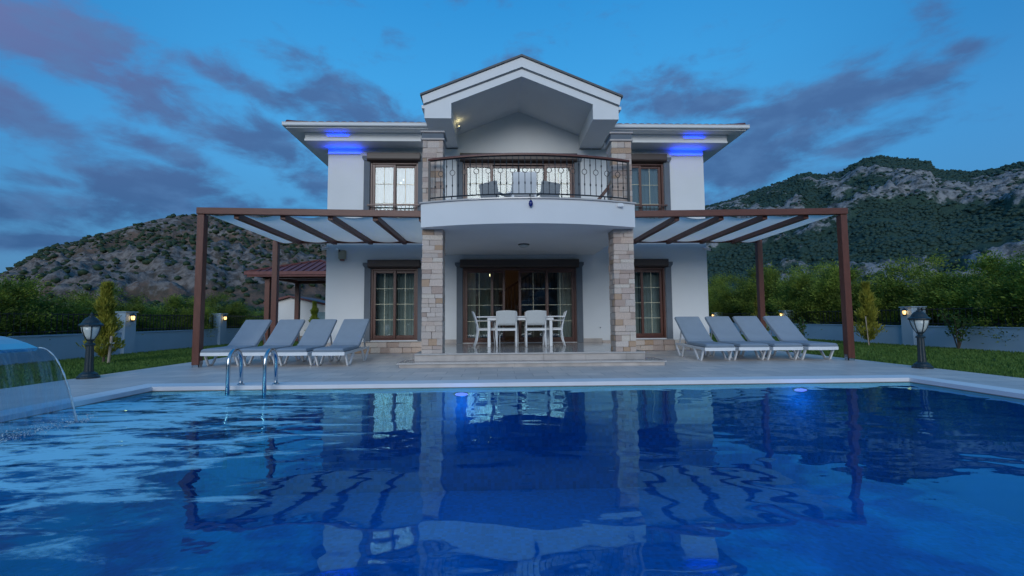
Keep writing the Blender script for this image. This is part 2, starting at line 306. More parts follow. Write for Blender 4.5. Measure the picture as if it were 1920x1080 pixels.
def plate(xs0, ys0, x1, y1, holes, a, b, axis):
    """slab with rectangular holes; plane coordinates (p,q), thickness from a to b along axis ('y': p=x,q=z; 'z': p=x,q=y; 'x': p=y,q=z)"""
    ps = sorted({xs0, x1, *[h[0] for h in holes], *[h[1] for h in holes]}); qs = sorted({ys0, y1, *[h[2] for h in holes], *[h[3] for h in holes]})
    ps = [p for p in ps if xs0 <= p <= x1]; qs = [q for q in qs if ys0 <= q <= y1]
    solid = {}
    for i in range(len(ps)-1):
        for j in range(len(qs)-1):
            c = ((ps[i]+ps[i+1])/2, (qs[j]+qs[j+1])/2)
            solid[i, j] = not any(h[0] < c[0] < h[1] and h[2] < c[1] < h[3] for h in holes)
    mb = MB()
    def P(p, q, t): return {'x': (t, p, q), 'y': (p, t, q), 'z': (p, q, t)}[axis]
    for (i, j), ok in solid.items():
        if not ok: continue
        p0, p1, q0, q1 = ps[i], ps[i+1], qs[j], qs[j+1]
        for t in (a, b): mb.add([P(p0, q0, t), P(p1, q0, t), P(p1, q1, t), P(p0, q1, t)], [(0, 1, 2, 3)])
        for (di, dj, e) in ((-1, 0, ((p0, q0), (p0, q1))), (1, 0, ((p1, q0), (p1, q1))), (0, -1, ((p0, q0), (p1, q0))), (0, 1, ((p0, q1), (p1, q1)))):
            if not solid.get((i+di, j+dj), False): mb.add([P(*e[0], a), P(*e[1], a), P(*e[1], b), P(*e[0], b)], [(0, 1, 2, 3)])
    bm = bmesh.new(); me = bpy.data.meshes.new('t'); me.from_pydata(mb.v, [], mb.f); bm.from_mesh(me); bmesh.ops.remove_doubles(bm, verts=bm.verts, dist=1e-5)
    r = MB(); bm.verts.ensure_lookup_table(); r.v = [tuple(v.co) for v in bm.verts]; r.f = [tuple(v.index for v in f.verts) for f in bm.faces]; bm.free(); bpy.data.meshes.remove(me)
    return r
def dup(o, parent=None):
    c = o.copy(); COL.objects.link(c); c.parent = parent
    for ch in o.children: dup(ch, c)
    return c
# shared rough stone blocks (unit cubes, scaled per piece)
STONES = []
for k in range(4):
    bm = bmesh.new(); bmesh.ops.create_cube(bm, size=1); bmesh.ops.bevel(bm, geom=bm.edges[:], offset=.05, segments=1, affect='EDGES')
    for v in bm.verts: v.co += Vector((random.uniform(-.025, .025) for _ in range(3)))
    me = bpy.data.meshes.new('stone'); bm.to_mesh(me); bm.free(); me.materials.append(M['stone']); STONES.append(me)
def stone(parent, x0, x1, y0, y1, z0, z1, name='stone'):
    o = bpy.data.objects.new(name, random.choice(STONES)); COL.objects.link(o); o.parent = parent; w = wloc(parent)
    o.location = Vector(((x0+x1)/2, (y0+y1)/2, (z0+z1)/2))-w; o.scale = (x1-x0, y1-y0, z1-z0); return o
def splits(a, b, lo, hi):
    r = [a]
    while b-r[-1] > hi: r.append(r[-1]+random.uniform(lo, hi))
    if b-r[-1] < lo*.5 and len(r) > 1: r.pop()
    r.append(b); return r

# ------------------------------------------------------------------ value noise for terrain
def vnoise(x, y, seed):
    xi = np.floor(x).astype(np.int64); yi = np.floor(y).astype(np.int64); xf = x-xi; yf = y-yi
    def h(a, b):
        n = (a*374761393+b*668265263+seed*974711) & 0x7fffffff; n = ((n ^ (n >> 13))*1274126177) & 0x7fffffff; return ((n ^ (n >> 16)) & 0xffff)/65535.
    u = xf*xf*(3-2*xf); v = yf*yf*(3-2*yf)
    return (h(xi, yi)*(1-u)+h(xi+1, yi)*u)*(1-v)+(h(xi, yi+1)*(1-u)+h(xi+1, yi+1)*u)*v
def fbm(x, y, seed, o=5, ridge=False):
    s = 0; a = .5; t = 0
    for k in range(o):
        n = vnoise(x*2**k, y*2**k, seed+k*17)
        s = s+a*((1-abs(2*n-1)) if ridge else n); t += a; a *= .5
    return s/t
def sstep(a, b, x):
    t = np.clip((x-a)/(b-a), 0, 1); return t*t*(3-2*t)

# ================================================================== THE SETTING
WATER = -.06
POOL = (-5.0, 6.3, .35, 6.84)
g = plate(-1500, -300, 1500, 2000, [(-5.3, 6.6, .1, 7.1)], -.16, -.15, 'z'); tag(g.build('ground', 'ground'), kind='structure')
d = plate(-7.12, -3, 7.93, 24, [(-5.33, 6.63, .05, 7.19)], -.14, 0, 'z'); tag(d.build('pool_deck', 'deck'), kind='structure')
c = plate(-5.33, .05, 6.63, 7.19, [(-5.0, 6.3, .35, 6.84)], -.05, .006, 'z'); tag(c.build('pool_coping', 'coping'), kind='structure')
# basin
def basin_mat():
    m = mat('blue_pool_mosaic', (.0, .62, .95), .35, .1, 2)
    t = m.node_tree; N = t.nodes.new; K = t.links.new; b = t.nodes['Principled BSDF']; old = b.inputs['Base Color'].links[0].from_socket
    ge = N('ShaderNodeNewGeometry'); br = N('ShaderNodeTexBrick'); sp_ = N('ShaderNodeSeparateXYZ'); K(ge.outputs['Position'], sp_.inputs[0]); ad_ = N('ShaderNodeMath'); K(sp_.outputs[1], ad_.inputs[0]); K(sp_.outputs[2], ad_.inputs[1]); cb_ = N('ShaderNodeCombineXYZ'); K(sp_.outputs[0], cb_.inputs[0]); K(ad_.outputs[0], cb_.inputs[1]); K(cb_.outputs[0], br.inputs['Vector']); br.offset = 0
    br.inputs['Scale'].default_value = 1; br.inputs['Brick Width'].default_value = .05; br.inputs['Row Height'].default_value = .05; br.inputs['Mortar Size'].default_value = .003
    br.inputs['Color1'].default_value = (.8, .8, .8, 1); br.inputs['Color2'].default_value = (1.15, 1.15, 1.15, 1); br.inputs['Mortar'].default_value = (1, 1, 1, 1)
    mx = N('ShaderNodeMix'); mx.data_type = 'RGBA'; mx.blend_type = 'MULTIPLY'; mx.inputs[0].default_value = 1; K(old, mx.inputs[6]); K(br.outputs[0], mx.inputs[7]); K(mx.outputs[2], b.inputs['Base Color']); return m
M['basin'] = basin_mat()
mb = MB(); x0, x1, y0, y1 = POOL; zb = -1.55; zr = -.10
for (a, b_) in (((x0, y0), (x1, y0)), ((x1, y0), (x1, y1)), ((x1, y1), (x0, y1)), ((x0, y1), (x0, y0))):
    mb.add([(*a, zb), (*b_, zb), (*b_, zr), (*a, zr)], [(0, 1, 2, 3)])
mb.add([(x0, y0, zb), (x1, y0, zb), (x1, y1, zb), (x0, y1, zb)], [(0, 1, 2, 3)])
tag(mb.build('pool_basin', 'basin', fix=False), kind='structure')
mb = MB(); e = .004
for (a, b_) in (((x0, y0), (x1, y0)), ((x1, y0), (x1, y1)), ((x1, y1), (x0, y1)), ((x0, y1), (x0, y0))):
    mb.add([(*a, zr), (*b_, zr), (*b_, -.05), (*a, -.05)], [(0, 1, 2, 3)])
tag(mb.build('pool_edge_tiles', 'innertile', fix=False), kind='structure')
def water_mat():
    m = bpy.data.materials.new('pool_water'); m.use_nodes = True; t = m.node_tree; t.nodes.clear(); N = t.nodes.new; K = t.links.new
    def mt(op, a, b=None, c=None, cl=False):
        n = N('ShaderNodeMath'); n.operation = op; n.use_clamp = cl
        for i, v in enumerate((a, b, c)):
            if v is None: continue
            if isinstance(v, (int, float)): n.inputs[i].default_value = v
            else: K(v, n.inputs[i])
        return n.outputs[0]
    ge = N('ShaderNodeNewGeometry'); P = ge.outputs['Position']; sp = N('ShaderNodeSeparateXYZ'); K(P, sp.inputs[0])
    def noise(scale, detail, st=(1, 1, 1), rot=0, dist=0, rough=.5):
        mp = N('ShaderNodeMapping'); K(P, mp.inputs[0]); mp.inputs['Scale'].default_value = st; mp.inputs['Rotation'].default_value = (0, 0, rot)
        n = N('ShaderNodeTexNoise'); K(mp.outputs[0], n.inputs['Vector']); n.inputs['Scale'].default_value = scale; n.inputs['Detail'].default_value = detail; n.inputs['Distortion'].default_value = dist; n.inputs['Roughness'].default_value = rough
        return n.outputs[0]
    # distance from the line where the falling sheet meets the pool
    ddx = mt('MULTIPLY', mt('ADD', sp.outputs[0], 4.2), 1.0); ddy = mt('MULTIPLY', mt('MAXIMUM', mt('SUBTRACT', mt('ABSOLUTE', mt('SUBTRACT', sp.outputs[1], 4.3)), .5), 0.0), 1.15)
    dist = mt('SQRT', mt('ADD', mt('MULTIPLY', ddx, ddx), mt('MULTIPLY', ddy, ddy)))
    near = N('ShaderNodeMapRange'); near.interpolation_type = 'SMOOTHSTEP'; K(dist, near.inputs[0]); near.inputs[1].default_value = 4.6; near.inputs[2].default_value = .3; near.inputs[3].default_value = 0; near.inputs[4].default_value = 1
    nr = near.outputs[0]
    h = mt('MULTIPLY', noise(.55, 1, (1, 1.5, 1), .3), .012)
    h = mt('ADD', h, mt('MULTIPLY', noise(1.7, 1.2, (1, 1.5, 1), .45, .4), .0088))
    h = mt('ADD', h, mt('MULTIPLY', noise(6.0, 1.5, (1, 1.6, 1), .25), .0004))
    h = mt('ADD', h, mt('MULTIPLY', mt('MULTIPLY', noise(2.3, 2.5, (1, 1.7, 1), .35, .6), .013), mt('POWER', nr, 1.3)))
    bp = N('ShaderNodeBump'); bp.inputs['Strength'].default_value = 1.0; bp.inputs['Distance'].default_value = 1.0; K(h, bp.inputs['Height'])
    fr = N('ShaderNodeFresnel'); fr.inputs[0].default_value = 1.33; K(bp.outputs[0], fr.inputs['Normal'])
    frm = mt('MULTIPLY_ADD', fr.outputs[0], 1.05, .06, True)
    gl = N('ShaderNodeBsdfGlossy'); gl.inputs['Roughness'].default_value = .02; gl.inputs[0].default_value = (.34, .86, 1, 1); K(bp.outputs[0], gl.inputs['Normal'])
    tr = N('ShaderNodeBsdfTransparent'); tr.inputs[0].default_value = (.22, .74, 1.0, 1)
    mx = N('ShaderNodeMixShader'); K(frm, mx.inputs[0]); K(tr.outputs[0], mx.inputs[1]); K(gl.outputs[0], mx.inputs[2])
    # foam streaks drifting from the fall
    f1 = noise(1.5, 6, (.7, 2.3, 1), .28, 1.3, .62); f2 = noise(7, 5, (1, 1.8, 1), .28, .8, .65)
    ff = mt('ADD', mt('MULTIPLY', f1, .75), mt('MULTIPLY', f2, .25))
    ff = mt('ADD', ff, mt('MULTIPLY_ADD', nr, .18, -.108))
    fm = N('ShaderNodeMapRange'); fm.interpolation_type = 'SMOOTHSTEP'; K(ff, fm.inputs[0]); fm.inputs[1].default_value = .475; fm.inputs[2].default_value = .60
    fo = mt('MULTIPLY', fm.outputs[0], mt('MULTIPLY', mt('POWER', nr, .4), .80))
    df = N('ShaderNodeBsdfDiffuse'); df.inputs[0].default_value = (.42, .88, 1, 1)
    m2 = N('ShaderNodeMixShader'); K(fo, m2.inputs[0]); K(mx.outputs[0], m2.inputs[1]); K(df.outputs[0], m2.inputs[2])
    o = N('ShaderNodeOutputMaterial'); K(m2.outputs[0], o.inputs[0]); return m
M['water'] = water_mat()
mb = MB().add([(x0, y0, WATER), (x1, y0, WATER), (x1, y1, WATER), (x0, y1, WATER)], [(0, 1, 2, 3)])
tag(mb.build('pool_water', 'water', fix=False), kind='structure')
# lawns
for nm, a, b_ in (('lawn', -11.2, -7.13), ('lawn', 7.94, 13.5)):
    tag(MB().box(a, b_, -3, 32, -.13, -.03).build(nm, 'soil'), kind='structure')
def blades(xa, xb, ya, yb, n):
    x = rng.uniform(xa, xb, n); y = ya+(yb-ya)*rng.random(n)**1.5; z = np.full(n, -.03); hh = rng.uniform(.03, .075, n); w = rng.uniform(.006, .012, n)*(1+y/14); t = rng.uniform(0, 2*np.pi, n)
    lean = rng.normal(0, .02, (n, 2)); b0 = np.stack([x-w*np.cos(t), y-w*np.sin(t), z], 1); b1 = np.stack([x+w*np.cos(t), y+w*np.sin(t), z], 1); tp = np.stack([x+lean[:, 0], y+lean[:, 1], z+hh], 1)
    v = np.stack([b0, b1, tp], 1).reshape(-1, 3); return v, np.arange(3*n).reshape(-1, 3)
for lab, a in (('short green lawn grass left of the pool deck', (-11.05, -7.14, 5.5, 24, 60000)), ('short green lawn grass right of the pool deck', (7.95, 13.4, 5.5, 26, 75000))):
    v, f = blades(*a); tag(fast_mesh('lawn_grass', v, f, 'grass'), lab, 'grass', kind='stuff')

# ---------------- mountains
def mount_mat(name, veg, soil, rock, sc):
    m = bpy.data.materials.new(name); m.use_nodes = True; t = m.node_tree; N = t.nodes.new; K = t.links.new; b = t.nodes['Principled BSDF']; b.inputs['Roughness'].default_value = .95; b.inputs['Specular IOR Level'].default_value = .1
    at = N('ShaderNodeAttribute'); at.attribute_name = 'rock'; ge = N('ShaderNodeNewGeometry')
    n = N('ShaderNodeTexNoise'); n.inputs['Scale'].default_value = .22*sc; n.inputs['Detail'].default_value = 9; n.inputs['Roughness'].default_value = .65; K(ge.outputs['Position'], n.inputs['Vector'])
    n2 = N('ShaderNodeTexNoise'); n2.inputs['Scale'].default_value = .06*sc; n2.inputs['Detail'].default_value = 7; K(ge.outputs['Position'], n2.inputs['Vector'])
    def mixn(f, a, b_):
        x = N('ShaderNodeMix'); x.data_type = 'RGBA'; K(f, x.inputs[0])
        for i, v in ((6, a), (7, b_)):
            if isinstance(v, tuple): x.inputs[i].default_value = (*v, 1)
            else: K(v, x.inputs[i])
        return x.outputs[2]
    def ms(v, lo, hi):
        x = N('ShaderNodeMapRange'); x.interpolation_type = 'SMOOTHSTEP'; K(v, x.inputs[0]); x.inputs[1].default_value = lo; x.inputs[2].default_value = hi; return x.outputs[0]
    base = mixn(ms(n2.outputs[0], .4, .6), veg, soil)
    rk = mixn(ms(n.outputs[0], .36, .62), tuple(x*.35 for x in rock), rock)
    ad = N('ShaderNodeMath'); ad.operation = 'MULTIPLY_ADD'; K(n.outputs[0], ad.inputs[0]); ad.inputs[1].default_value = .9; K(at.outputs['Fac'], ad.inputs[2])
    out = mixn(ms(ad.outputs[0], .78, .98), base, rk); K(out, b.inputs['Base Color'])
    bp = N('ShaderNodeBump'); bp.inputs['Strength'].default_value = 1; bp.inputs['Distance'].default_value = 2.2/sc; K(n.outputs[0], bp.inputs['Height']); K(bp.outputs[0], b.inputs['Normal']); return m
M['hill_l'] = mount_mat('dry_rocky_hillside', (.085, .07, .052), (.155, .105, .082), (.215, .19, .175), 2.6)
M['hill_r'] = mount_mat('green_rocky_mountainside', (.028, .055, .045), (.04, .075, .055), (.25, .255, .26), 1)
def mountain(table, r0, rr, seed, m, name, nb, bsize, amp, rocky, dnr=(.2, .5), rk_=.9):
    ta = np.radians([p[0] for p in table]); te = np.array([p[1] for p in table])
    na, nr = 460, 150
    A = np.linspace(ta[0], ta[-1], na); T = np.linspace(0, 1.3, nr)
    def height(a, t):
        r = r0+(rr-r0)*t; x = r*np.sin(a); y = r*np.cos(a)
        hr = np.interp(a, ta, te)*rr+.95
        p = np.where(t <= 1, .22*np.clip(t, 0, 1)+.78*np.clip(t, 0, 1)**1.5, 1-.8*(t-1))
        win = np.clip(t*4, 0, 1)*np.clip((1.02-t)*3.5, .12, 1)
        k = 1/(amp*7)
        rk = fbm(x*k, y*k, seed, 5, True); big = fbm(x*k*.45, y*k*.45, seed+50, 4)
        rough = fbm(x*k*4, y*k*4, seed+90, 4, True)
        mask = sstep(rocky[0], rocky[1], .5*fbm(x*k*.8, y*k*.8, seed+7, 5)+.5*rk)
        h = hr*p+amp*win*((rk-.62)*1.6+(big-.5)*1.8+mask*.55+(rough-.6)*(.35+1.3*mask))
        edge = sstep(0, .05, (a-ta[0]))*sstep(0, .05, ta[-1]-a)
        return x, y, h*edge-.5*(1-edge), mask
    a, t = np.meshgrid(A, T, indexing='ij'); x, y, h, mask = height(a, t)
    v = np.stack([x, y, h-.3], -1).reshape(-1, 3)
    i = np.arange(na-1)[:, None]*nr+np.arange(nr-1)[None]; q = np.stack([i, i+nr, i+nr+1, i+1], -1).reshape(-1, 4)
    o = fast_mesh(name, v, q, m, smooth=True); at = o.data.attributes.new('rock', 'FLOAT', 'POINT'); at.data.foreach_set('value', mask.ravel().astype(np.float32)*.55)
    tag(o, kind='structure')
    # scrub
    aa = rng.uniform(ta[0], ta[-1], nb*5); tt = rng.random(nb*5)**.8*1.01+.02
    x, y, h, mk = height(aa, tt); r = np.hypot(x, y)
    dn = fbm(x*.05, y*.05, seed+33, 4)
    keep = (rng.random(nb*5) < (1-rk_*mk)*sstep(*dnr, dn)) ; idx = np.nonzero(keep)[0][:nb]
    x, y, h = x[idx], y[idx], h[idx]; n = len(idx)
    sz = bsize*np.clip(rng.lognormal(0, .45, n), .4, 1.9)*(.6+.45*r[idx]/rr)
    bm = bmesh.new(); bmesh.ops.create_icosphere(bm, subdivisions=1, radius=1); bv = np.array([w.co for w in bm.verts]); bf = np.array([[w.index for w in f.verts] for f in bm.faces]); bm.free()
    j = rng.uniform(.62, 1.25, (n, len(bv), 1)); V = bv[None]*j*sz[:, None, None]*np.array([1, 1, .78]); V[..., 2] += (h+sz*.25-.3)[:, None]; V[..., 0] += x[:, None]; V[..., 1] += y[:, None]
    F = (bf[None]+(np.arange(n)*len(bv))[:, None, None]).reshape(-1, 3)
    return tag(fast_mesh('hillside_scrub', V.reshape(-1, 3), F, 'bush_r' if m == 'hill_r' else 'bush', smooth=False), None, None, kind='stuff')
LT = [(-62, 0.004), (-54, .012), (-48.23, 0.034), (-46.59, 0.0661), (-46.03, 0.0786), (-45.13, 0.0935), (-43.56, 0.1143), (-41.87, 0.1294), (-40.08, 0.1454), (-38.17, 0.1622), (-36.15, 0.1788), (-34.43, 0.1885), (-33.31, 0.1929), (-30.74, 0.2015), (-27.74, 0.2054), (-23.45, 0.2021), (-20.59, 0.1917), (-13.9, 0.147), (-8.75, 0.0911), (0, .03)]
RT = [(4, .02), (10, .08), (16.51, 0.1439), (20.94, 0.1965), (25.32, 0.2255), (27.99, 0.2344), (30.29, 0.2463), (33.05, 0.2568), (34.76, 0.2667), (35.68, 0.2673), (36.32, 0.2581), (38.33, 0.2583), (39.82, 0.2727), (41.27, 0.277), (42.99, 0.2679), (44.28, 0.2596), (45.15, 0.2514), (45.4, 0.237), (47.78, 0.2237), (49.5, 0.2217), (50.92, 0.2245), (52.88, 0.2105), (55.62, 0.1757), (62, .12), (70, .03)]
b = mountain(LT, 75, 270, 3, 'hill_l', 'rocky_hill', 11000, .66, 4.5, (.50, .64), (.22, .52), .5)
tag(b, 'dark green scrub dotted over the dry brown hill on the left', 'scrub')
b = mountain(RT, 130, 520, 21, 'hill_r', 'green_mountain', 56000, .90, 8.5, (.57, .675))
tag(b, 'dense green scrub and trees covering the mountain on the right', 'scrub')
BT = [(105, .005), (118, .08), (135, .13), (150, .12), (158, .105), (164, .10), (170, .125), (178, .15), (190, .14), (200, .155), (215, .13), (235, .08), (252, .005)]  # ridge added behind the viewer, heights set to darken the window reflections
b = mountain(BT, 90, 300, 57, 'hill_r', 'reflection_hills', 1500, 1.6, 4, (.57, .67))
tag(b, 'scrub on the added hills behind the viewer, seen only mirrored in the windows', 'scrub')

# ================================================================== VILLA
YW = 13.2; XL, XR = -4.91, 6.22; XC = .66
V = empty('villa', (XC, YW, 0), 'two-storey white villa with arched gable, curved balcony and travertine columns', 'villa')
# openings: (x0,x1,z0,z1)
OP = {'ldoor': (-3.63, -2.28, .36, 2.43), 'rdoor': (3.60, 4.95, .36, 2.43), 'cdoor': (-.99, 2.32, .27, 2.43), 'uleft': (-3.69, -2.29, 3.42, 5.57), 'uright': (3.61, 5.0, 3.42, 5.57), 'ucent': (-.99, 2.32, 3.36, 5.57)}
w = plate(XL, 0, XR, 5.98, list(OP.values()), YW, YW+.3, 'y')
w.build('front_wall', 'plaster', V)
MB().prism([(-1.13, 5.98), (2.47, 5.98), (2.47, 6.42), (.66, 7.13), (-1.13, 6.42)], 'y', YW, YW+.3).build('gable_wall', 'plaster', V)
plate(YW+.3, 0, 22, 6.2, [], XL, XL+.25, 'x').build('side_wall', 'plaster', V)
plate(YW+.3, 0, 22, 6.2, [], XR-.25, XR, 'x').build('side_wall', 'plaster', V)
plate(XL, 0, XR, 6.2, [], 22, 22.25, 'y').build('rear_wall', 'plaster', V)
# interior
MB().box(XL+.25, XR-.25, YW+.3, 22, .20, .26).build('ground_floor', 'brownfloor', V)
MB().box(XL+.25, XR-.25, YW+.3, 22, 3.05, 3.34).build('upper_floor', 'brownfloor', V)
MB().box(XL+.25, XR-.25, YW+.3, 22, 5.95, 6.1).build('upper_ceiling', 'ceilplaster', V)
MB().box(XL+.25, XR-.25, 18.2, 18.4, .26, 3.05).box(-1.75, -1.6, 13.5, 18.2, .26, 3.05).box(3.0, 3.15, 13.5, 18.2, .26, 3.05).build('partition_wall', 'carpetwall', V)
MB().box(XL+.25, XR-.25, 17.2, 17.4, 3.34, 5.95).box(-1.75, -1.6, 13.5, 17.2, 3.34, 5.95).box(3.0, 3.15, 13.5, 17.2, 3.34, 5.95).build('partition_wall', 'ceilplaster', V)
# stairs in the living room
st = sub_empty('staircase', V)
for k in range(14):
    xa = -.95+.27*k; MB().box(xa, xa+.29, 16.75, 17.7, .26+.17*k, .26+.17*(k+1)).build('stair_step', 'darkwood', st)
    MB().box(xa+.11, xa+.145, 16.7, 16.735, .26+.17*(k+1), .26+.17*(k+1)+.85).build('baluster', 'darkwood', st)
    MB().box(xa+.24, xa+.275, 16.7, 16.735, .26+.17*(k+1), .26+.17*(k+1)+.90).build('baluster', 'darkwood', st)
MB().bar((-1.0, 16.72, 1.19), (2.83, 16.72, 1.19+3.83*.63), .06, .07).build('handrail', 'darkwood', st)
# windows and doors
def opening(key, name, label, leaves, rows, cols, zbars=None):
    x0, x1, z0, z1 = OP[key]; W_ = sub_empty(name, V)
    if label: W_['label'] = label
    f = MB().box(x0, x0+.06, YW+.02, YW+.14, z0, z1).box(x1-.06, x1, YW+.02, YW+.14, z0, z1).box(x0+.06, x1-.06, YW+.02, YW+.14, z1-.06, z1).box(x0+.06, x1-.06, YW+.02, YW+.14, z0, z0+.05)
    f.build('frame', 'frame', W_, bevel=.006)
    for i, (a, b_, yo) in enumerate(leaves):
        za, zb_ = z0+.05, z1-.06; s = .075; ya = YW+.04+yo; yb = ya+.05
        MB().box(a, a+s, ya, yb, za, zb_).box(b_-s, b_, ya, yb, za, zb_).box(a+s, b_-s, ya, yb, za, za+.09).box(a+s, b_-s, ya, yb, zb_-s, zb_).build('sash', 'frame', W_, bevel=.006)
        MB().box(a+s-.005, b_-s+.005, ya+.02, ya+.026, za+.085, zb_-s+.005).build('pane', 'glass_up' if key in ('uleft', 'uright') else 'glass', W_)
        zs = zbars or [za+.09+(zb_-s-za-.09)*(j+1)/rows for j in range(rows-1)]
        for zz in zs: MB().box(a+s, b_-s, ya+.006, ya+.012, zz-.006, zz+.006).build('glazing_bar', 'gold', W_)
        for j in range(cols-1):
            xx = a+s+(b_-a-2*s)*(j+1)/cols; MB().box(xx-.006, xx+.006, ya+.013, ya+.019, za+.09, zb_-s).build('glazing_bar', 'gold', W_)
    # roller shutter box
    p = [(YW+.01, z1-.02), (YW-.15, z1+.03), (YW-.16, z1+.24), (YW+.0, z1+.25)]
    MB().prism([(YW-.002, z1-.015), (YW-.13, z1+.02), (YW-.15, z1+.06), (YW-.15, z1+.235), (YW-.002, z1+.245)], 'x', x0-.07, x1+.07).build('shutter_box', 'shutter', W_, bevel=.008)
    # grey pilaster strips with small capitals
    for s_, xa in ((-1, x0), (1, x1)):
        lo, hi = sorted((xa, xa+s_*.175)); zbp = z0-.02 if z0 > .3 else z0-.01
        cap = [(lo-.0, z1-.02), (hi, z1-.02)]
        MB().box(lo, hi, YW-.05, YW-.003, zbp, z1+.02).build('pilaster', 'grey', W_, bevel=.006)
        a_, b2 = sorted((xa+s_*.075, xa+s_*.215))
        MB().prism([(lo if s_ > 0 else lo, z1+.021), (hi, z1+.021), (hi+(.045 if s_ > 0 else 0), z1+.09), (hi+(.045 if s_ > 0 else 0), z1+.16), (lo-(.045 if s_ < 0 else 0), z1+.16), (lo-(.045 if s_ < 0 else 0), z1+.09)], 'y', YW-.07, YW-.003).build('pilaster_capital', 'grey', W_)
    return W_
lw = .6375
def pair(x0, x1): m_ = (x0+x1)/2; return [(x0+.06, m_+.035, 0), (m_-.035, x1-.06, .055)]
opening('ldoor', 'french_door', None, pair(-3.63, -2.28), 4, 2)
opening('rdoor', 'french_door', None, pair(3.60, 4.95), 4, 2)
zb = [3.85, 4.35, 4.93]
opening('uleft', 'window', None, pair(-3.69, -2.29), 4, 2, zb)
opening('uright', 'window', None, pair(3.61, 5.0), 4, 2, zb)
q = 3.19/4
opening('cdoor', 'patio_door', 'wide brown patio door with one leaf slid open', [(-.93, -.93+q+.03, 0), (-.62, -.62+q+.06, .055), (-.93+2*q-.03, -.93+3*q+.03, .055), (-.93+3*q-.03, 2.26, 0)], 4, 2)
opening('ucent', 'balcony_door', None, [(-.93, -.93+q+.03, 0), (-.93+q-.03, -.93+2*q+.03, .055), (-.93+2*q-.03, -.93+3*q+.03, .055), (-.93+3*q-.03, 2.26, 0)], 4, 2)
# marble sills below the two ground-floor french doors
for (a, b_) in ((-3.83, -2.1), (3.4, 5.13)): MB().box(a, b_, YW-.09, YW-.003, .315, .338).build('door_sill', 'marble', V, bevel=.004)
# little railings before the upper windows
for (a, b_) in ((-3.74, -2.24), (3.56, 5.05)):
    r_ = sub_empty('window_railing', V)
    MB().box(a, b_, YW-.12, YW-.08, 4.25, 4.285).build('top_rail', 'frame', r_); MB().box(a, b_, YW-.115, YW-.085, 3.5, 3.52).build('bottom_rail', 'iron', r_)
    n = 12
    for k in range(n+1):
        xx = a+.05+(b_-a-.1)*k/n; MB().box(xx-.007, xx+.007, YW-.107, YW-.093, 3.52, 4.25).build('baluster', 'iron', r_)
# stone plinth
pl = sub_empty('plinth', V)
for (a, b_) in ((XL-.02, -1.69), (3.05, XR+.02)):
    MB().box(a, b_, YW-.022, YW-.002, .0, .31).build('plinth_backing', 'stone_core', pl)
    for (za, zb_) in ((.005, .155), (.16, .31)):
        sp = splits(a, b_, .24, .5)
        for i in range(len(sp)-1):
            t = random.uniform(.0, .02); stone(pl, sp[i]+.003, sp[i+1]-.003, YW-.055-t, YW-.015, za+.002, zb_-.002)
# skirting on the veranda
for (a, b_) in ((-1.69, -1.17), (2.51, 3.05)): MB().box(a, b_, YW-.02, YW-.002, .262, .37).build('skirting', 'riser', V)
# veranda floor and steps
VF = sub_empty('veranda', V)
MB().box(-1.66, 3.03, 9.40, YW-.002, .0, .228).build('veranda_base', 'stone_core', VF)
xs = splits(-1.68, 3.05, .75, .95)
for i in range(len(xs)-1):
    ys = [9.345, 9.72, 10.6, 11.5, 12.4, YW-.003]
    for j in range(5): MB().box(xs[i]+.001, xs[i+1]-.001, ys[j]+.001, ys[j+1]-.001, .23, .26).build('marble_slab', 'marble', VF)
    MB().box(xs[i]+.002, xs[i+1]-.002, 9.375, 9.398, .10, .228).build('riser_slab', 'riser', VF)
for xa, xb in ((-1.675, -1.662), (3.032, 3.045)): MB().box(xa, xb, 9.40, YW-.06, .0, .228).build('riser_slab', 'riser', VF)
ST = sub_empty('front_step', V)
MB().box(-1.93, 3.35, 9.115, 9.37, 0, .068).box(-1.93, -1.68, 9.372, 9.9, 0, .068).box(3.05, 3.35, 9.372, 9.9, 0, .068).build('step_base', 'stone_core', ST)
xs = splits(-1.97, 3.39, .7, 1.1)
for i in range(len(xs)-1):
    MB().box(xs[i]+.001, xs[i+1]-.001, 9.06, 9.372, .07, .097).build('tread_slab', 'marble', ST)
    MB().box(xs[i]+(.04 if i == 0 else .002), xs[i+1]-(.04 if i == len(xs)-2 else .002), 9.09, 9.113, .001, .069).build('riser_slab', 'riser', ST)
for (a, b_) in ((-1.97, -1.682), (3.052, 3.39)): MB().box(a, b_, 9.374, 9.94, .07, .097).build('tread_slab', 'marble', ST)
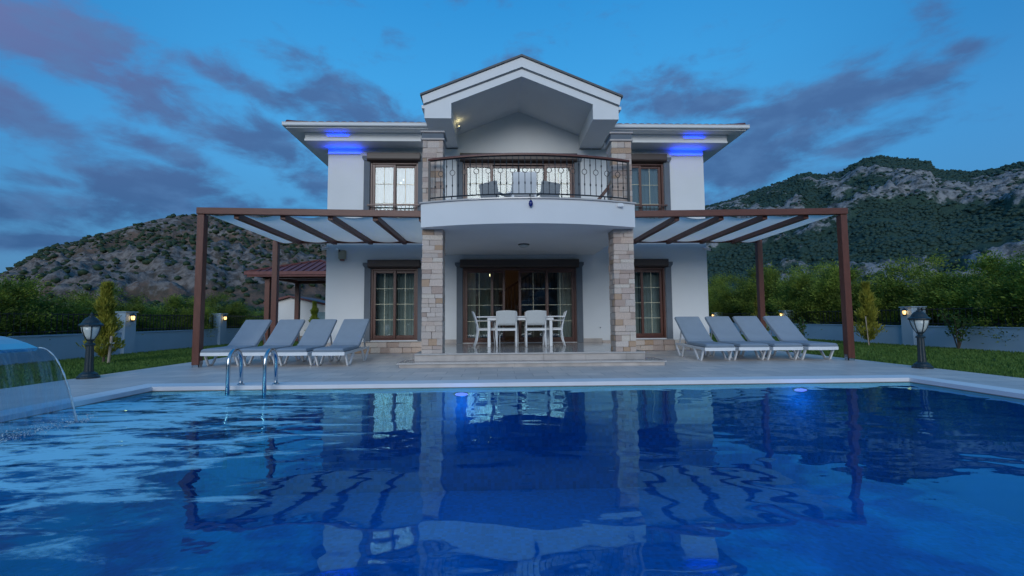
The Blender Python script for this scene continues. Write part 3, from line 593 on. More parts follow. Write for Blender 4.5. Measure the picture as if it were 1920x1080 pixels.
# balcony
BA = sub_empty('balcony', V)
def arc(x, y_end=9.2, bulge=.42, half=2.2): return y_end-bulge*(1-((x-XC)/half)**2)
n = 40; bx = [-1.54+(2.86+1.54)*k/n for k in range(n+1)]
front = [(x, arc(x)) for x in bx]
MB().prism(front+[(2.86, YW-.002), (-1.54, YW-.002)], 'z', 2.815, 3.30).build('balcony_slab', 'plaster', BA)
f2 = [(x, arc(x)-.035) for x in bx]; f2[0] = (-1.565, f2[0][1]); f2[-1] = (2.885, f2[-1][1])
MB().prism(f2+[(2.885, YW-.004), (-1.565, YW-.004)], 'z', 3.302, 3.33).build('balcony_coping', 'marble', BA)
RL = sub_empty('balcony_railing', V)
rxs = [-1.385+(2.76+1.385)*k/60 for k in range(61)]
def rp_(x, z): return (x, arc(x)+.06, z)
hr_ = MB()
for dz0, hw, hh in ((4.215, .075, .05),):
    vs = []; fs = []
    for x in rxs:
        p = rp_(x, 4.215); sl = (2*.42*(x-XC)/2.2**2); nx, ny = -sl, 1; l_ = math.hypot(nx, ny); nx /= l_; ny /= l_
        prof = [(-.036, -.022), (.036, -.022), (.036, .008), (.020, .024), (-.020, .024), (-.036, .008)]
        vs += [(p[0]+a*nx, p[1]+a*ny, p[2]+c_) for a, c_ in prof]
    k = 6
    fs = [(i*k+j, i*k+(j+1) % k, (i+1)*k+(j+1) % k, (i+1)*k+j) for i in range(60) for j in range(k)]+[tuple(range(k)), tuple(60*k+j for j in range(k))]
    hr_.add(vs, fs)
hr_.build('handrail', 'woodx', RL)
MB().tube([rp_(x, 4.185) for x in rxs], .011, 6).build('upper_rail', 'iron', RL)
MB().tube([rp_(x, 3.415) for x in rxs], .014, 6).build('lower_rail', 'iron', RL)
nb = 34
for k in range(nb+1):
    x = -1.37+(2.745+1.37)*k/nb; p = rp_(x, 0); post = k in (0, nb)
    if post: MB().box(x-.022, x+.022, p[1]-.022, p[1]+.022, 3.33, 4.19).build('post', 'iron', RL)
    elif k % 2 == 0:
        zc = 3.90; m_ = MB().tube([(x, p[1], 3.415), (x, p[1], zc-.055)], .0075, 6).tube([(x, p[1], zc+.055), (x, p[1], 4.185)], .0075, 6)
        m_.tube([(x+.05*math.cos(t*math.pi/6), p[1], zc+.055*math.sin(t*math.pi/6)) for t in range(12)], .007, 5, True)
        m_.tube([(x, p[1], 3.62), (x, p[1], 3.66)], .014, 6); m_.build('baluster', 'iron', RL)
    else:
        MB().tube([(x, p[1], 3.415), (x, p[1], 4.185)], .0075, 6).tube([(x, p[1], 3.61), (x, p[1], 3.66)], .015, 6).tube([(x, p[1], 4.02), (x, p[1], 4.06)], .015, 6).build('baluster', 'iron', RL)
for x in (-.9, .0, XC, 1.3, 2.2): p = rp_(x, 0); MB().tube([(x, p[1], 3.33), (x, p[1], 3.42)], .012, 6).build('rail_foot', 'iron', RL)
# stone columns (below and above the balcony)
for (xa, xb) in ((-1.545, -1.115), (2.445, 2.875)):
    CO = sub_empty('stone_column', V); ya, yb = 9.38, 9.81
    for (z0, z1) in ((.26, 2.814), (3.331, 4.70)):
        MB().box(xa+.03, xb-.03, ya+.03, yb-.03, z0, z1).build('column_core', 'stone_core', CO)
        zs = splits(z0, z1, .065, .155); alt = 0
        for i in range(len(zs)-1):
            a, b_ = zs[i]+.002, zs[i+1]-.002; alt = 1-alt; r_ = random.random()
            cuts = [xa, xb] if r_ < .12 else ([xa, random.uniform(xa+.10, xb-.10), xb] if r_ < .7 else [xa, xa+random.uniform(.08, .17), xb-random.uniform(.08, .15), xb])
            for j in range(len(cuts)-1):
                t = random.uniform(-.010, .010); stone(CO, cuts[j]+.002, cuts[j+1]-.002, ya+t, ya+.05, a, b_)
                stone(CO, cuts[j]+.002, cuts[j+1]-.002, yb-.05, yb-t, a, b_)
            cy = [ya+.055, yb-.055] if random.random() < .4 else [ya+.055, random.uniform(ya+.15, yb-.15), yb-.055]
            for j in range(len(cy)-1):
                t = random.uniform(-.010, .008)
                stone(CO, xa+t, xa+.05, cy[j]+.002, cy[j+1]-.002, a, b_); stone(CO, xb-.05, xb-t, cy[j]+.002, cy[j+1]-.002, a, b_)
    MB().box(xa-.035, xb+.035, ya-.035, yb+.035, 4.702, 4.745).build('capital_moulding', 'riser', CO, bevel=.01)
    MB().box(xa-.012, xb+.012, ya-.012, yb+.012, 4.747, 4.86).build('capital_band', 'grey', CO)
    MB().box(xa-.04, xb+.04, ya-.04, yb+.04, 4.862, 4.90).build('capital_top', 'riser', CO, bevel=.008)
# cornice, gutters
CN = sub_empty('cornice', V)
for (xa, xb, side) in ((-5.75, -1.815, -1), (3.135, 7.06, 1)):
    xi = XL if side < 0 else XR
    o0, o1 = (xa, xb)
    MB().box(o0, o1, 12.32, YW-.001, 6.215, 6.33).build('upper_soffit', 'trim', CN)
    l0, l1 = (xa+.38, xb) if side < 0 else (xa, xb-.38)
    MB().prism([(12.62, 6.214), (12.62, 6.18), (12.66, 6.15), (12.66, 6.05), (12.62, 6.03), (12.62, 5.975), (12.72, 5.975), (YW-.001, 5.975), (YW-.001, 6.214)], 'x', l0, l1).build('lower_cornice', 'trim', CN)
    # gutter
    MB().prism([(12.315, 6.25), (12.25, 6.25), (12.235, 6.27), (12.235, 6.325), (12.225, 6.345), (12.315, 6.345)], 'x', o0-(.07 if side < 0 else 0), o1+(.07 if side > 0 else 0)).build('gutter', 'trim', CN)
    # along the side of the house
    sx0, sx1 = (xa, xi-.001) if side < 0 else (xi+.001, xb)
    MB().box(sx0, sx1, YW, 22.6, 6.215, 6.33).build('upper_soffit', 'trim', CN)
    tx0, tx1 = (xa+.38, xi-.001) if side < 0 else (xi+.001, xb-.38)
    MB().box(tx0, tx1, YW, 22.3, 5.975, 6.214).build('lower_cornice', 'trim', CN)
    gx = xa-.07 if side < 0 else xb
    MB().box(gx, gx+.07, 12.32, 22.6, 6.25, 6.345).build('gutter', 'trim', CN)
# main hip roof
RF = sub_empty('hip_roof', V)
e0 = (-5.78, 12.28); e1 = (7.09, 22.65); ze = 6.348; zr_ = 8.15; ym = (e0[1]+e1[1])/2; hd = ym-e0[1]
zn = ze+(YW+.32-e0[1])*(zr_-ze)/hd
MB().add([(e0[0], e0[1], ze), (-1.83, e0[1], ze), (-1.83, YW+.32, zn), (3.15, YW+.32, zn), (3.15, e0[1], ze), (e1[0], e0[1], ze), (e1[0], e1[1], ze), (e0[0], e1[1], ze), (e0[0]+hd, ym, zr_), (e1[0]-hd, ym, zr_)],
         [(0, 1, 2, 8), (2, 3, 9, 8), (3, 4, 5, 9), (5, 6, 9), (6, 7, 8, 9), (7, 0, 8)]).build('roof_deck', 'rooftile', RF)
tm = MB()
prof = [(.10*math.cos(t*math.pi/6), .055*math.sin(t*math.pi/6)) for t in range(7)]
tm.add([(p[0], 0, p[1]) for p in prof]+[(p[0]*.85, .42, p[1]*.85) for p in prof], [(i, i+1, i+8, i+7) for i in range(6)]+[tuple(range(7)), tuple(range(13, 6, -1))])
tile0 = tm.build('roof_tile', 'rooftile', None, smooth=False); TM = tile0.data; bpy.data.objects.remove(tile0)
def tile(p, rot, s=(1, 1, 1), par=None, ):
    o = bpy.data.objects.new('roof_tile', TM); COL.objects.link(o); o.parent = par; o.location = Vector(p)-wloc(par); o.rotation_euler = rot; o.scale = s
sl = math.atan2(zr_-ze, hd)
for (a, b_) in ((-5.7, -2.0), (3.35, 7.0)):
    k = int((b_-a)/.205)
    for i in range(k): tile((a+.205*(i+.5), 12.27, ze+.002), (sl, 0, 0), (1, 1, .55), RF)
hl = math.hypot(hd, hd); hs = math.atan2(zr_-ze, hl)
for cx, rz in ((e0[0], -45), (e1[0], 45)):
    sg = 1 if rz < 0 else -1
    for i in range(10):
        t = i*.36; tile((cx+sg*t*.707+sg*.05, e0[1]+t*.707+.05, ze+t*math.tan(hs)+.01+random.uniform(0, .008)), (hs, 0, R(rz)), (1.1, 1, 1.3), RF)
# front gable
GB = sub_empty('front_gable', V)
YG = 11.2
aL, aR = (-1.80, 3.13)
MB().prism([(aL, 6.005), (-1.13, 6.005), (-1.13, 6.40), (XC, 7.12), (2.47, 6.40), (2.47, 6.005), (aR, 6.005), (aR, 6.345), (XC, 7.32), (aL, 6.345)], 'y', YG, YW-.002).build('gable_beams', 'trim', GB)
MB().prism([(aL-.02, 6.36), (XC, 7.345), (aR+.02, 6.36), (aR+.06, 6.56), (XC, 7.60), (aL-.06, 6.56)], 'y', YG-.05, YG+.3).build('gable_fascia', 'trim', GB)
# grey strip coloured in as the shadow line between the bands
MB().prism([(aL-.005, 6.337), (XC, 7.315), (aR+.005, 6.337), (aR+.005, 6.357), (XC, 7.341), (aL-.005, 6.357)], 'y', YG-.02, YG-.002).build('shadow_strip', 'grey', GB)
for s_ in (-1, 1):
    ex = (aL-.10) if s_ < 0 else (aR+.10)
    MB().prism([(ex, 6.555), (XC, 7.61), (XC, 7.66), (ex, 6.605)], 'y', YG-.09, 16.3).build('roof_slope', 'edge', GB)
    sx = (aL-.075, aL-.001) if s_ < 0 else (aR+.001, aR+.075)
    MB().box(*sx, YG+.02, 12.28, 6.27, 6.35).build('gutter', 'trim', GB)
    k0 = (aL-.02) if s_ < 0 else XC
MB().prism([(aL+.03, 6.4), (XC, 7.4), (aR-.03, 6.4), (aR-.03, 6.50), (XC, 7.56), (aL+.03, 6.50)], 'y', YG+.302, 16.2).build('roof_body', 'trim', GB)

# ------------------------------------------------------------------ curtains (hang on their own)
def curtain(x0, x1, z0, z1, y, label, m='curtain', amp=.03, wl=.12, gather=0.):
    n = max(12, int((x1-x0)/.012)); vs = []; ph = random.uniform(0, 6)
    for (z, k) in ((z0, 1.), (z0+(z1-z0)*.5, 1-.35*gather), (z1, 1-.1*gather)):
        for i in range(n+1):
            x = x0+(x1-x0)*i/n*(k) ; u = i/n*(x1-x0)/wl*2*math.pi
            vs.append((x, y+amp*(math.sin(u+ph)+.45*math.sin(2.3*u+ph*2))*(1 if z < z1 else .7), z))
    fs = [(r*(n+1)+i, r*(n+1)+i+1, (r+1)*(n+1)+i+1, (r+1)*(n+1)+i) for r in range(2) for i in range(n)]
    o = MB().add([(v[0]-x0, v[1]-y, v[2]-z0) for v in vs], fs).build('curtain', m, smooth=True, fix=False); o.location = (x0, y, z0)
    tag(o, label, 'curtain', 'curtains behind the villa glass')
curtain(-3.6, -2.97, .3, 2.42, 13.62, 'white sheer curtain in left leaf of the ground-floor french door left of columns')
curtain(-2.94, -2.3, .3, 2.42, 13.62, 'white sheer curtain in right leaf of the ground-floor french door left of columns')
curtain(3.62, 4.28, .3, 2.42, 13.62, 'white sheer curtain in ground-floor door right of columns, half hidden by column')
curtain(4.30, 4.93, .3, 2.42, 13.62, 'white sheer curtain in visible leaf of ground-floor door beside right loungers')
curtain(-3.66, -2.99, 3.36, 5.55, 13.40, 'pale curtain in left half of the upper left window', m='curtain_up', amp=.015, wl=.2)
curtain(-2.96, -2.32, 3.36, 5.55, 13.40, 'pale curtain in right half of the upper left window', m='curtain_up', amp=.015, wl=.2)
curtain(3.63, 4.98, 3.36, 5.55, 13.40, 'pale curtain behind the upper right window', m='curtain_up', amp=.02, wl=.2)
curtain(-.95, -.22, .28, 2.40, 13.62, 'white sheer curtain gathered at left end of the open patio door')
curtain(-.16, .06, .28, 2.40, 13.52, 'taupe drape hanging beside the patio door opening', m='drape', wl=.07)
curtain(1.82, 2.30, .28, 2.40, 13.62, 'white sheer curtain gathered at right end of the patio door', gather=.3)
curtain(-.9, -.30, 3.36, 5.55, 13.62, 'sheer curtain gathered at left end of the balcony door')
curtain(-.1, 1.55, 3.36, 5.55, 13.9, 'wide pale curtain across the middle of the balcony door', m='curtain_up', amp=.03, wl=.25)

# ------------------------------------------------------------------ lamps on and in the villa
def plight(name, loc, col, e, rad=.03, parent=None):
    l = bpy.data.lights.new(name, 'POINT'); l.energy = e; l.color = col; l.shadow_soft_size = rad; o = bpy.data.objects.new(name, l); COL.objects.link(o)
    if parent is not None: o.parent = parent; o.location = Vector(loc)-wloc(parent)
    else: o.location = loc
    return o
t = empty('ceiling_light', (.68, 11.3, 2.815), 'round flush ceiling light under the balcony above the dining table', 'light')
MB().lathe([(.02, -.075), (.10, -.07), (.125, -.04), (.125, -.02)], 20, (.68, 11.3, 2.815)).build('diffuser', 'frost', t, smooth=True); MB().lathe([(.14, -.022), (.145, -.001)], 20, (.68, 11.3, 2.815)).build('rim', 'iron', t)
t = empty('wall_spotlight', (-1.13, 12.3, 6.22), 'small round lit spotlight on the left inner beam of the gable', 'light')
MB().tube([(-1.128, 12.3, 6.20), (-1.06, 12.3, 6.20)], .02, 8).build('bracket', 'steel', t)
MB().lathe([(.03, -.05), (.055, -.03), (.06, .02), (.045, .05)], 12, (-1.03, 12.3, 6.22)).build('housing', 'steel', t, smooth=True)
MB().lathe([(.04, .051), (.02, .075), (.004, .082)], 12, (-1.03, 12.3, 6.22)).build('bulb', emit('spot_bulb', (1, .85, .45), .5), t, smooth=True)
plight('spot_glow', (-1.0, 12.3, 6.36), (1, .88, .45), .45, .03, t)
t = empty('chandelier', (-.45, 15.3, 2.4), 'warm lit chandelier glimpsed behind the left leaves of the patio door', 'chandelier')
MB().tube([(-.45, 15.3, 3.05), (-.45, 15.3, 2.5)], .012, 6).build('rod', 'darkwood', t)
for k in range(5):
    a = k*2*math.pi/5; p = (-.45+.2*math.cos(a), 15.3+.2*math.sin(a), 2.38); MB().tube([(-.45, 15.3, 2.5), ((-.45+p[0])/2, (15.3+p[1])/2, 2.34), p], .01, 6).build('arm', 'darkwood', t)
    MB().lathe([(.012, 0), (.03, .03), (.028, .06), (.006, .09)], 8, p).build('bulb', 'warmin', t, smooth=True)
plight('chandelier_glow', (-.45, 15.3, 2.25), (1, .62, .34), 4.5, .15, t)
t = empty('pendant_lamp', (-2.95, 13.36, 5.1), 'pair of small white bulbs glowing in the upper left window', 'light')
for p in ((-2.83, 13.375, 5.00), (-2.76, 13.375, 5.09)): MB().lathe([(.003, -.02), (.014, -.01), (.017, .003), (.012, .014), (.003, .02)], 10, p).build('bulb', 'coolbulb', t, smooth=True)
plight('upper_room_glow', (-2.9, 14.6, 5.3), (.6, .85, 1), .5, .2, t)
t = empty('hall_lamp', (.7, 15.3, 5.9), 'upper hall ceiling lamp behind the balcony door', 'light')
MB().lathe([(.02, -.1), (.13, -.07), (.15, -.001)], 16, (.7, 15.3, 5.948)).build('shade', 'coolbulb', t, smooth=True); plight('hall_glow', (.7, 15.2, 5.7), (.7, .88, 1), 3, .15, t)
for nm, x, lb in (('eave', -4.45, 'small blue accent light under the left eave'), ('eave', 5.72, 'small blue accent light under the right eave')):
    t = empty('accent_light', (x, 12.95, 5.95), lb, 'light', 'blue eave lights')
    for (yy, zz, ln, en) in ((13.165, 5.80, .95, 3.8), (12.64, 6.10, .6, .9)):
        l = bpy.data.lights.new('blue_glow', 'AREA'); l.shape = 'RECTANGLE'; l.size = ln; l.size_y = .02; l.energy = en; l.color = (0, .045, 1)
        lo_ = bpy.data.objects.new('blue_glow', l); COL.objects.link(lo_); lo_.parent = t; lo_.location = Vector((x, yy, zz+.012))-wloc(t); lo_.rotation_euler = (R(180+(25 if yy > 13 else 30)), 0, 0)
        MB().box(x-ln/2, x+ln/2, yy-.012, yy+.012, zz-.008, zz).build('strip_housing', 'trim', t); MB().box(x-ln/2+.01, x+ln/2-.01, yy-.009, yy+.009, zz+.001, zz+.008).build('led_strip', 'blueled', t)

# small things on the facade
t = empty('alarm_box', (-4.44, YW, 2.8), 'beige alarm siren box on the white wall under left pergola', 'alarm box')
MB().box(-4.545, -4.335, YW-.10, YW-.003, 2.69, 2.95).build('case', 'alarm', t, bevel=.02); MB().box(-4.50, -4.38, YW-.085, YW-.01, 2.655, 2.688).build('strobe', mat('red_strobe', (.25, .05, .03), .3), t, bevel=.006)
def camera_thing(x, z, sgn, lab):
    t = empty('security_camera', (x, YW, z), lab, 'camera', 'security cameras at the house corners')
    MB().lathe([(.05, 0), (.05, .02), (.03, .03)], 12, (0, 0, 0)); MB().box(x-.04, x+.04, YW-.02, YW-.003, z-.04, z+.04).build('mount', 'trim', t, bevel=.006)
    MB().tube([(x, YW-.02, z), (x+sgn*.05, YW-.08, z-.03), (x+sgn*.06, YW-.10, z-.06)], .014, 8).build('arm', 'trim', t, smooth=True)
    MB().tube([(x+sgn*.02, YW-.06, z-.05), (x+sgn*.14, YW-.2, z-.10)], .036, 12).build('body', 'trim', t); MB().tube([(x+sgn*.1405, YW-.2005, z-.1005), (x+sgn*.146, YW-.207, z-.103)], .03, 12).build('lens', 'iron', t)
camera_thing(-4.62, 3.02, 1, 'white bullet camera on wall just above the beige alarm box')
camera_thing(-4.86, 3.06, -1, 'white bullet camera at the left corner of the house front')
camera_thing(6.12, 3.02, 1, 'white bullet camera at the right corner of the house front')
t = empty('wall_socket', (3.0, YW, .68), 'small round socket on the white wall right of the patio door', 'socket')
MB().tube([(3.0, YW-.001, .68), (3.0, YW-.02, .68)], .04, 14).build('plate', 'trim', t); MB().tube([(3.0, YW-.021, .68), (3.0, YW-.026, .68)], .018, 10).build('cover', 'grey', t)
t = empty('hanging_charm', (.67, 8.7, 3.2), 'dark blue glass charm hanging on the balcony front', 'charm')
MB().tube([(.67, 8.735, 3.40), (.67, 8.728, 3.26)], .004, 5).build('cord', 'iron', t); MB().lathe([(.004, -.075), (.03, -.055), (.044, -.01), (.034, .035), (.012, .06), (.004, .066)], 12, (.67, 8.728, 3.20)).build('bead', 'blueglass', t, smooth=True)
t = empty('balcony_floodlight', (2.52, 9.2, 3.27), 'small white floodlight on balcony edge beside right column', 'light')
MB().box(2.45, 2.58, 9.02, 9.10, 3.20, 3.28).build('head', 'trim', t, bevel=.012); MB().bar((2.515, 9.10, 3.26), (2.515, 9.17, 3.29), .03, .02).build('bracket', 'trim', t)

# ------------------------------------------------------------------ pergolas
def pergola(sx, label, raf):
    x_out, x_in = (-6.27, -1.60) if sx < 0 else (7.70, 2.93)
    P = empty('pergola', ((x_out+x_in)/2, 11.3, 0), label, 'pergola', 'wooden pergolas beside the columns')
    lo, hi = min(x_out, x_in), max(x_out, x_in); yf, yb = 9.62, 12.98; zt = 3.33; s = .145
    def zf(x): return zt-.07*abs((x-x_out)/(x_in-x_out))     # the front beam dips a little towards the house
    xo = x_out if sx < 0 else x_out-s
    # posts, shoes
    for yy in (yf, yb-s):
        MB().box(xo, xo+s, yy, yy+s, .05, 3.185).build('post', 'wood', P, bevel=.006)
        MB().box(xo+.015, xo+s-.015, yy+.015, yy+s-.015, .0, .0495).build('post_shoe', 'steel', P)
        for xq in (xo-.006, xo+s+.001): MB().box(xq, xq+.005, yy+.03, yy+s-.03, .0, .13).build('shoe_plate', 'steel', P)
    # front beam (slightly sloping), rear beam, edge beam
    vs = []
    for x in (lo-.01, hi+.01):
        z1 = zf(min(max(x, lo), hi)); vs += [(x, yf-.02, z1-.135), (x, yf+.10, z1-.135), (x, yf+.10, z1), (x, yf-.02, z1)]
    MB().add(vs, [(0, 1, 2, 3), (7, 6, 5, 4), (4, 5, 1, 0), (5, 6, 2, 1), (6, 7, 3, 2), (7, 4, 0, 3)]).build('front_beam', 'woodx', P, bevel=.005)
    MB().box(lo, hi, yb-.11, yb, 3.12, 3.25).build('rear_beam', 'woodx', P, bevel=.005)
    if sx < 0: MB().box(x_in-.07, x_in, yf+.105, yb-.115, 3.06, 3.2).build('wall_beam', 'wood', P, bevel=.005)
    else: MB().box(x_in, x_in+.07, yf+.105, yb-.115, 3.06, 3.2).build('wall_beam', 'wood', P, bevel=.005)
    cs = sorted(raf)
    for x in cs:
        z1 = zf(x)-.145; MB().add([(x+a, y, z) for y, zz in ((yf+.102, z1), (yb-.112, 3.13)) for a, z in ((-.055, zz-.06), (.055, zz-.06), (.055, zz+.08), (-.055, zz+.08))], [(0, 1, 2, 3), (7, 6, 5, 4), (4, 5, 1, 0), (5, 6, 2, 1), (6, 7, 3, 2), (7, 4, 0, 3)]).build('rafter', 'wood', P, bevel=.005)
    ed = [lo+.02]+cs+[hi-.02]
    for i in range(len(ed)-1):
        a, b_ = ed[i]+.052, ed[i+1]-.052; nx, ny = 14, 10; vs = []
        sag = .085 if (b_-a) > .5 else .02
        for j in range(ny+1):
            for k in range(nx+1):
                u = k/nx; v_ = j/ny; x = a+(b_-a)*u; z = (zf(x)-.145)*(1-v_)+3.13*v_+.055-sag*math.sin(math.pi*u)*(.75+.25*math.sin(v_*9+i))
                vs.append((x, yf+.104+(yb-.114-yf-.104)*v_, z))
        fs = [(j*(nx+1)+k, j*(nx+1)+k+1, (j+1)*(nx+1)+k+1, (j+1)*(nx+1)+k) for j in range(ny) for k in range(nx)]
        MB().add(vs, fs).build('canvas_panel', 'canvas', P, smooth=True, fix=False)
    return P
pergola(-1, 'left red-brown wooden pergola with cream canvas over four loungers by the pool ladder', [-5.52, -4.55, -3.55, -2.6])
pergola(1, 'right red-brown wooden pergola with cream canvas over the loungers beside the right wall', [3.95, 4.94, 5.92, 6.85])

# ------------------------------------------------------------------ loungers
def make_lounger():
    T = empty('sun_lounger', (0, 0, 0), 'x', 'sun lounger', 'white loungers with blue-grey mattresses')
    w = .31
    # local: y=0 at front feet, head towards +y
    for s_ in (-1, 1):
        x = s_*w
        MB().bar((x, -.20, .265), (x, .95, .295), .035, .06).bar((x, .95, .295), (x, 1.42, .30), .032, .05).build('side_rail', 'plastic', T, local=True, bevel=.008)
        MB().bar((x, -.10, .25), (x, .03, .02), .035, .055, (0, 1, 0)).bar((x, .02, .022), (x, .17, .022), .035, .04).bar((x, .36, .26), (x, .16, .02), .035, .055, (0, 1, 0)).build('front_leg', 'plastic', T, local=True, bevel=.006)
        MB().bar((x, .92, .27), (x, 1.05, .02), .035, .055, (0, 1, 0)).bar((x, 1.04, .022), (x, 1.18, .022), .035, .04).bar((x, 1.38, .28), (x, 1.17, .02), .035, .055, (0, 1, 0)).build('rear_leg', 'plastic', T, local=True, bevel=.006)
    # bowed front rail
    pts = [(-.33+.66*k/10, -.205-.045*(1-(k/5-1)**2), .268) for k in range(11)]
    m_ = MB()
    vs = []
    for p in pts: vs += [(p[0], p[1]-.018, .235), (p[0], p[1]+.018, .235), (p[0], p[1]+.018, .302), (p[0], p[1]-.018, .302)]
    fs = [(i*4+j, i*4+(j+1) % 4, (i+1)*4+(j+1) % 4, (i+1)*4+j) for i in range(10) for j in range(4)]+[(0, 1, 2, 3), (40, 41, 42, 43)]
    m_.add(vs, fs).build('front_rail', 'plastic', T, local=True)
    for y in (.05, .25, .45, .65, .85): MB().box(-.29, .29, y-.06, y+.06, .292, .304).build('slat', 'plastic', T, local=True)
    MB().box(-.31, .31, 1.36, 1.40, .285, .31).build('rear_rail', 'plastic', T, local=True)
    bt = Vector((0, 1.45, .93)); hn = Vector((0, .74, .325))
    for s_ in (-1, 1): MB().bar((s_*.275, hn.y, hn.z), (s_*.275, bt.y, bt.z-.02), .035, .035).bar((s_*.25, 1.18, .68), (s_*.25, 1.30, .30), .025, .025).build('back_frame', 'plastic', T, local=True)
    for f_ in (.2, .45, .7, .93): p = hn+(bt-hn)*f_; d_ = (bt-hn).normalized()*.05; MB().bar(p-d_, p+d_, .56, .014, (0, -.65, .76)).build('back_slat', 'plastic', T, local=True)
    # mattress: bent pad
    path = [(-.235, .315), (-.20, .338), (0, .345), (.35, .345), (.60, .35), (.70, .362), (.80, .42), (1.05, .62), (1.44, .945)]
    n_ = len(path); vs = []; tk = .058
    for i, (y, z) in enumerate(path):
        a = Vector((0, *path[max(i-1, 0)])); b_ = Vector((0, *path[min(i+1, n_-1)])); t_ = (b_-a).normalized(); nn = Vector((0, -t_.z, t_.y))
        for (x, h) in ((-.30, -.2), (-.315, .15), (-.30, .85), (-.26, 1), (.26, 1), (.30, .85), (.315, .15), (.30, -.2)):
            p = Vector((x, y, z))+nn*(h*tk-.02); vs.append(p)
    k = 8
    fs = [(i*k+j, i*k+(j+1) % k, (i+1)*k+(j+1) % k, (i+1)*k+j) for i in range(n_-1) for j in range(k)]+[tuple(range(k)), tuple((n_-1)*k+j for j in range(k))]
    o = MB().add(vs, fs).build('mattress', 'cushion', T, local=True)
    MB().bar((-.30, .715, .41), (.30, .715, .41), .006, .012).build('seam', 'cushion', o, local=True)
    return T
proto = make_lounger()
spots = [(-5.78, 9.86, .6, 'lounger under left pergola nearest the outer front post'), (-4.98, 9.80, -.8, 'second lounger from the outer post under left pergola, behind the pool ladder'), (-4.20, 9.72, -1.2, 'third lounger from the outer post under left pergola'), (-3.42, 9.64, -2.0, 'lounger under left pergola closest to the french door and column'),
         (4.77, 9.88, .2, 'lounger under right pergola closest to the column and white wall'), (5.54, 9.92, -.6, 'second lounger from the white wall under right pergola'), (6.27, 9.90, .5, 'third lounger from the white wall under right pergola'), (7.02, 9.86, .0, 'lounger under right pergola nearest the outer front post')]
for i, (x, y, rz, lb) in enumerate(spots):
    o = proto if i == 0 else dup(proto); o.location = (x, y, 0); o.rotation_euler = (0, 0, R(rz)); o['label'] = 'white '+lb

# ------------------------------------------------------------------ dining set on the veranda
FZ = .262
t = empty('dining_table', (.6, 11.62, FZ), 'long white dining table on the veranda', 'table')
MB().box(-.50, 1.68, 11.17, 12.07, FZ+.725, FZ+.755).build('tabletop', 'plastic', t, bevel=.006)
MB().box(-.22, 1.38, 11.215, 11.245, FZ+.655, FZ+.724).box(-.22, 1.38, 11.995, 12.025, FZ+.655, FZ+.724).box(-.24, -.21, 11.246, 11.994, FZ+.655, FZ+.724).box(1.37, 1.40, 11.246, 11.994, FZ+.655, FZ+.724).build('apron', 'plastic', t)
for (x, y) in ((-.2, 11.24), (1.33, 11.24), (-.2, 12.0), (1.33, 12.0)): MB().box(x-.035, x+.035, y-.035+.036, y+.035+.036 if y < 11.5 else y, FZ, FZ+.654).build('leg', 'plastic', t, bevel=.004)
def make_chair():
    T = empty('dining_chair', (0, 0, 0), 'x', 'chair', 'white dining chairs on the veranda'); w = .235
    # faces +y (seat), back at -y
    for s_ in (-1, 1):
        x = s_*w
        MB().tube([(x, -.30, 0), (x, -.245, .16), (x, -.215, .36), (x, -.225, .50), (x, -.265, .68), (x, -.33, .86)], [.016, .018, .02, .02, .018, .016], 8).build('back_leg', 'plastic', T, local=True, smooth=True)
        MB().tube([(x, .25, 0), (x, .225, .22), (x, .215, .44), (x, .20, .63)], .017, 8).build('front_leg', 'plastic', T, local=True, smooth=True)
        MB().tube([(x, .21, .635), (x, .0, .65), (x, -.255, .645)], .017, 8).build('armrest', 'plastic', T, local=True, smooth=True)
        MB().bar((x, -.215, .42), (x, .215, .42), .025, .035).build('seat_rail', 'plastic', T, local=True)
    MB().box(-.235, .235, -.22, .23, .438, .462).build('seat', 'wovenwhite', T, local=True, bevel=.008)
    MB().bar((-.235, -.212, .42), (.235, -.212, .42), .03, .04).build('rear_rail', 'plastic', T, local=True); MB().bar((-.235, .215, .42), (.235, .215, .42), .03, .04).build('front_rail', 'plastic', T, local=True)
    vs = []; nx = 8; prof = [(-.225, .53), (-.245, .60), (-.27, .69), (-.30, .78), (-.328, .855), (-.333, .875)]
    for off in (0, .016):
        for j, (y, z) in enumerate(prof):
            for k in range(nx+1):
                u = k/nx*2-1; vs.append((u*.245, y-off-.02*(1-u*u), z+(.018*(1-u*u) if j >= 4 else 0)))
    n1_ = len(prof)*(nx+1); fs = []
    for off in (0, n1_): fs += [(off+j*(nx+1)+k, off+j*(nx+1)+k+1, off+(j+1)*(nx+1)+k+1, off+(j+1)*(nx+1)+k) for j in range(len(prof)-1) for k in range(nx)]
    bd = [k for k in range(nx+1)]+[j*(nx+1)+nx for j in range(1, len(prof))]+[(len(prof)-1)*(nx+1)+k for k in range(nx-1, -1, -1)]+[j*(nx+1) for j in range(len(prof)-2, 0, -1)]
    fs += [(bd[i], bd[(i+1) % len(bd)], bd[(i+1) % len(bd)]+n1_, bd[i]+n1_) for i in range(len(bd))]
    MB().add(vs, fs).build('backrest', 'wovenwhite', T, local=True, smooth=True); return T
ch = make_chair()
for i, (x, y, rz, lb) in enumerate([(.23, 11.36, 0, 'white chair at the front of the dining table, left of the two'), (.95, 11.36, 0, 'white chair at the front of the dining table, right of the two'), (.30, 12.05, 180, 'white chair behind the dining table on the left'), (1.0, 12.05, 180, 'white chair behind the dining table on the right'), (-.28, 11.66, -84, 'white chair side-on at left end of the dining table'), (1.42, 11.62, 86, 'white chair side-on at right end of the dining table')]):
    o = ch if i == 0 else dup(ch); o.location = (x, y, FZ); o.rotation_euler = (0, 0, R(rz)); o['label'] = lb
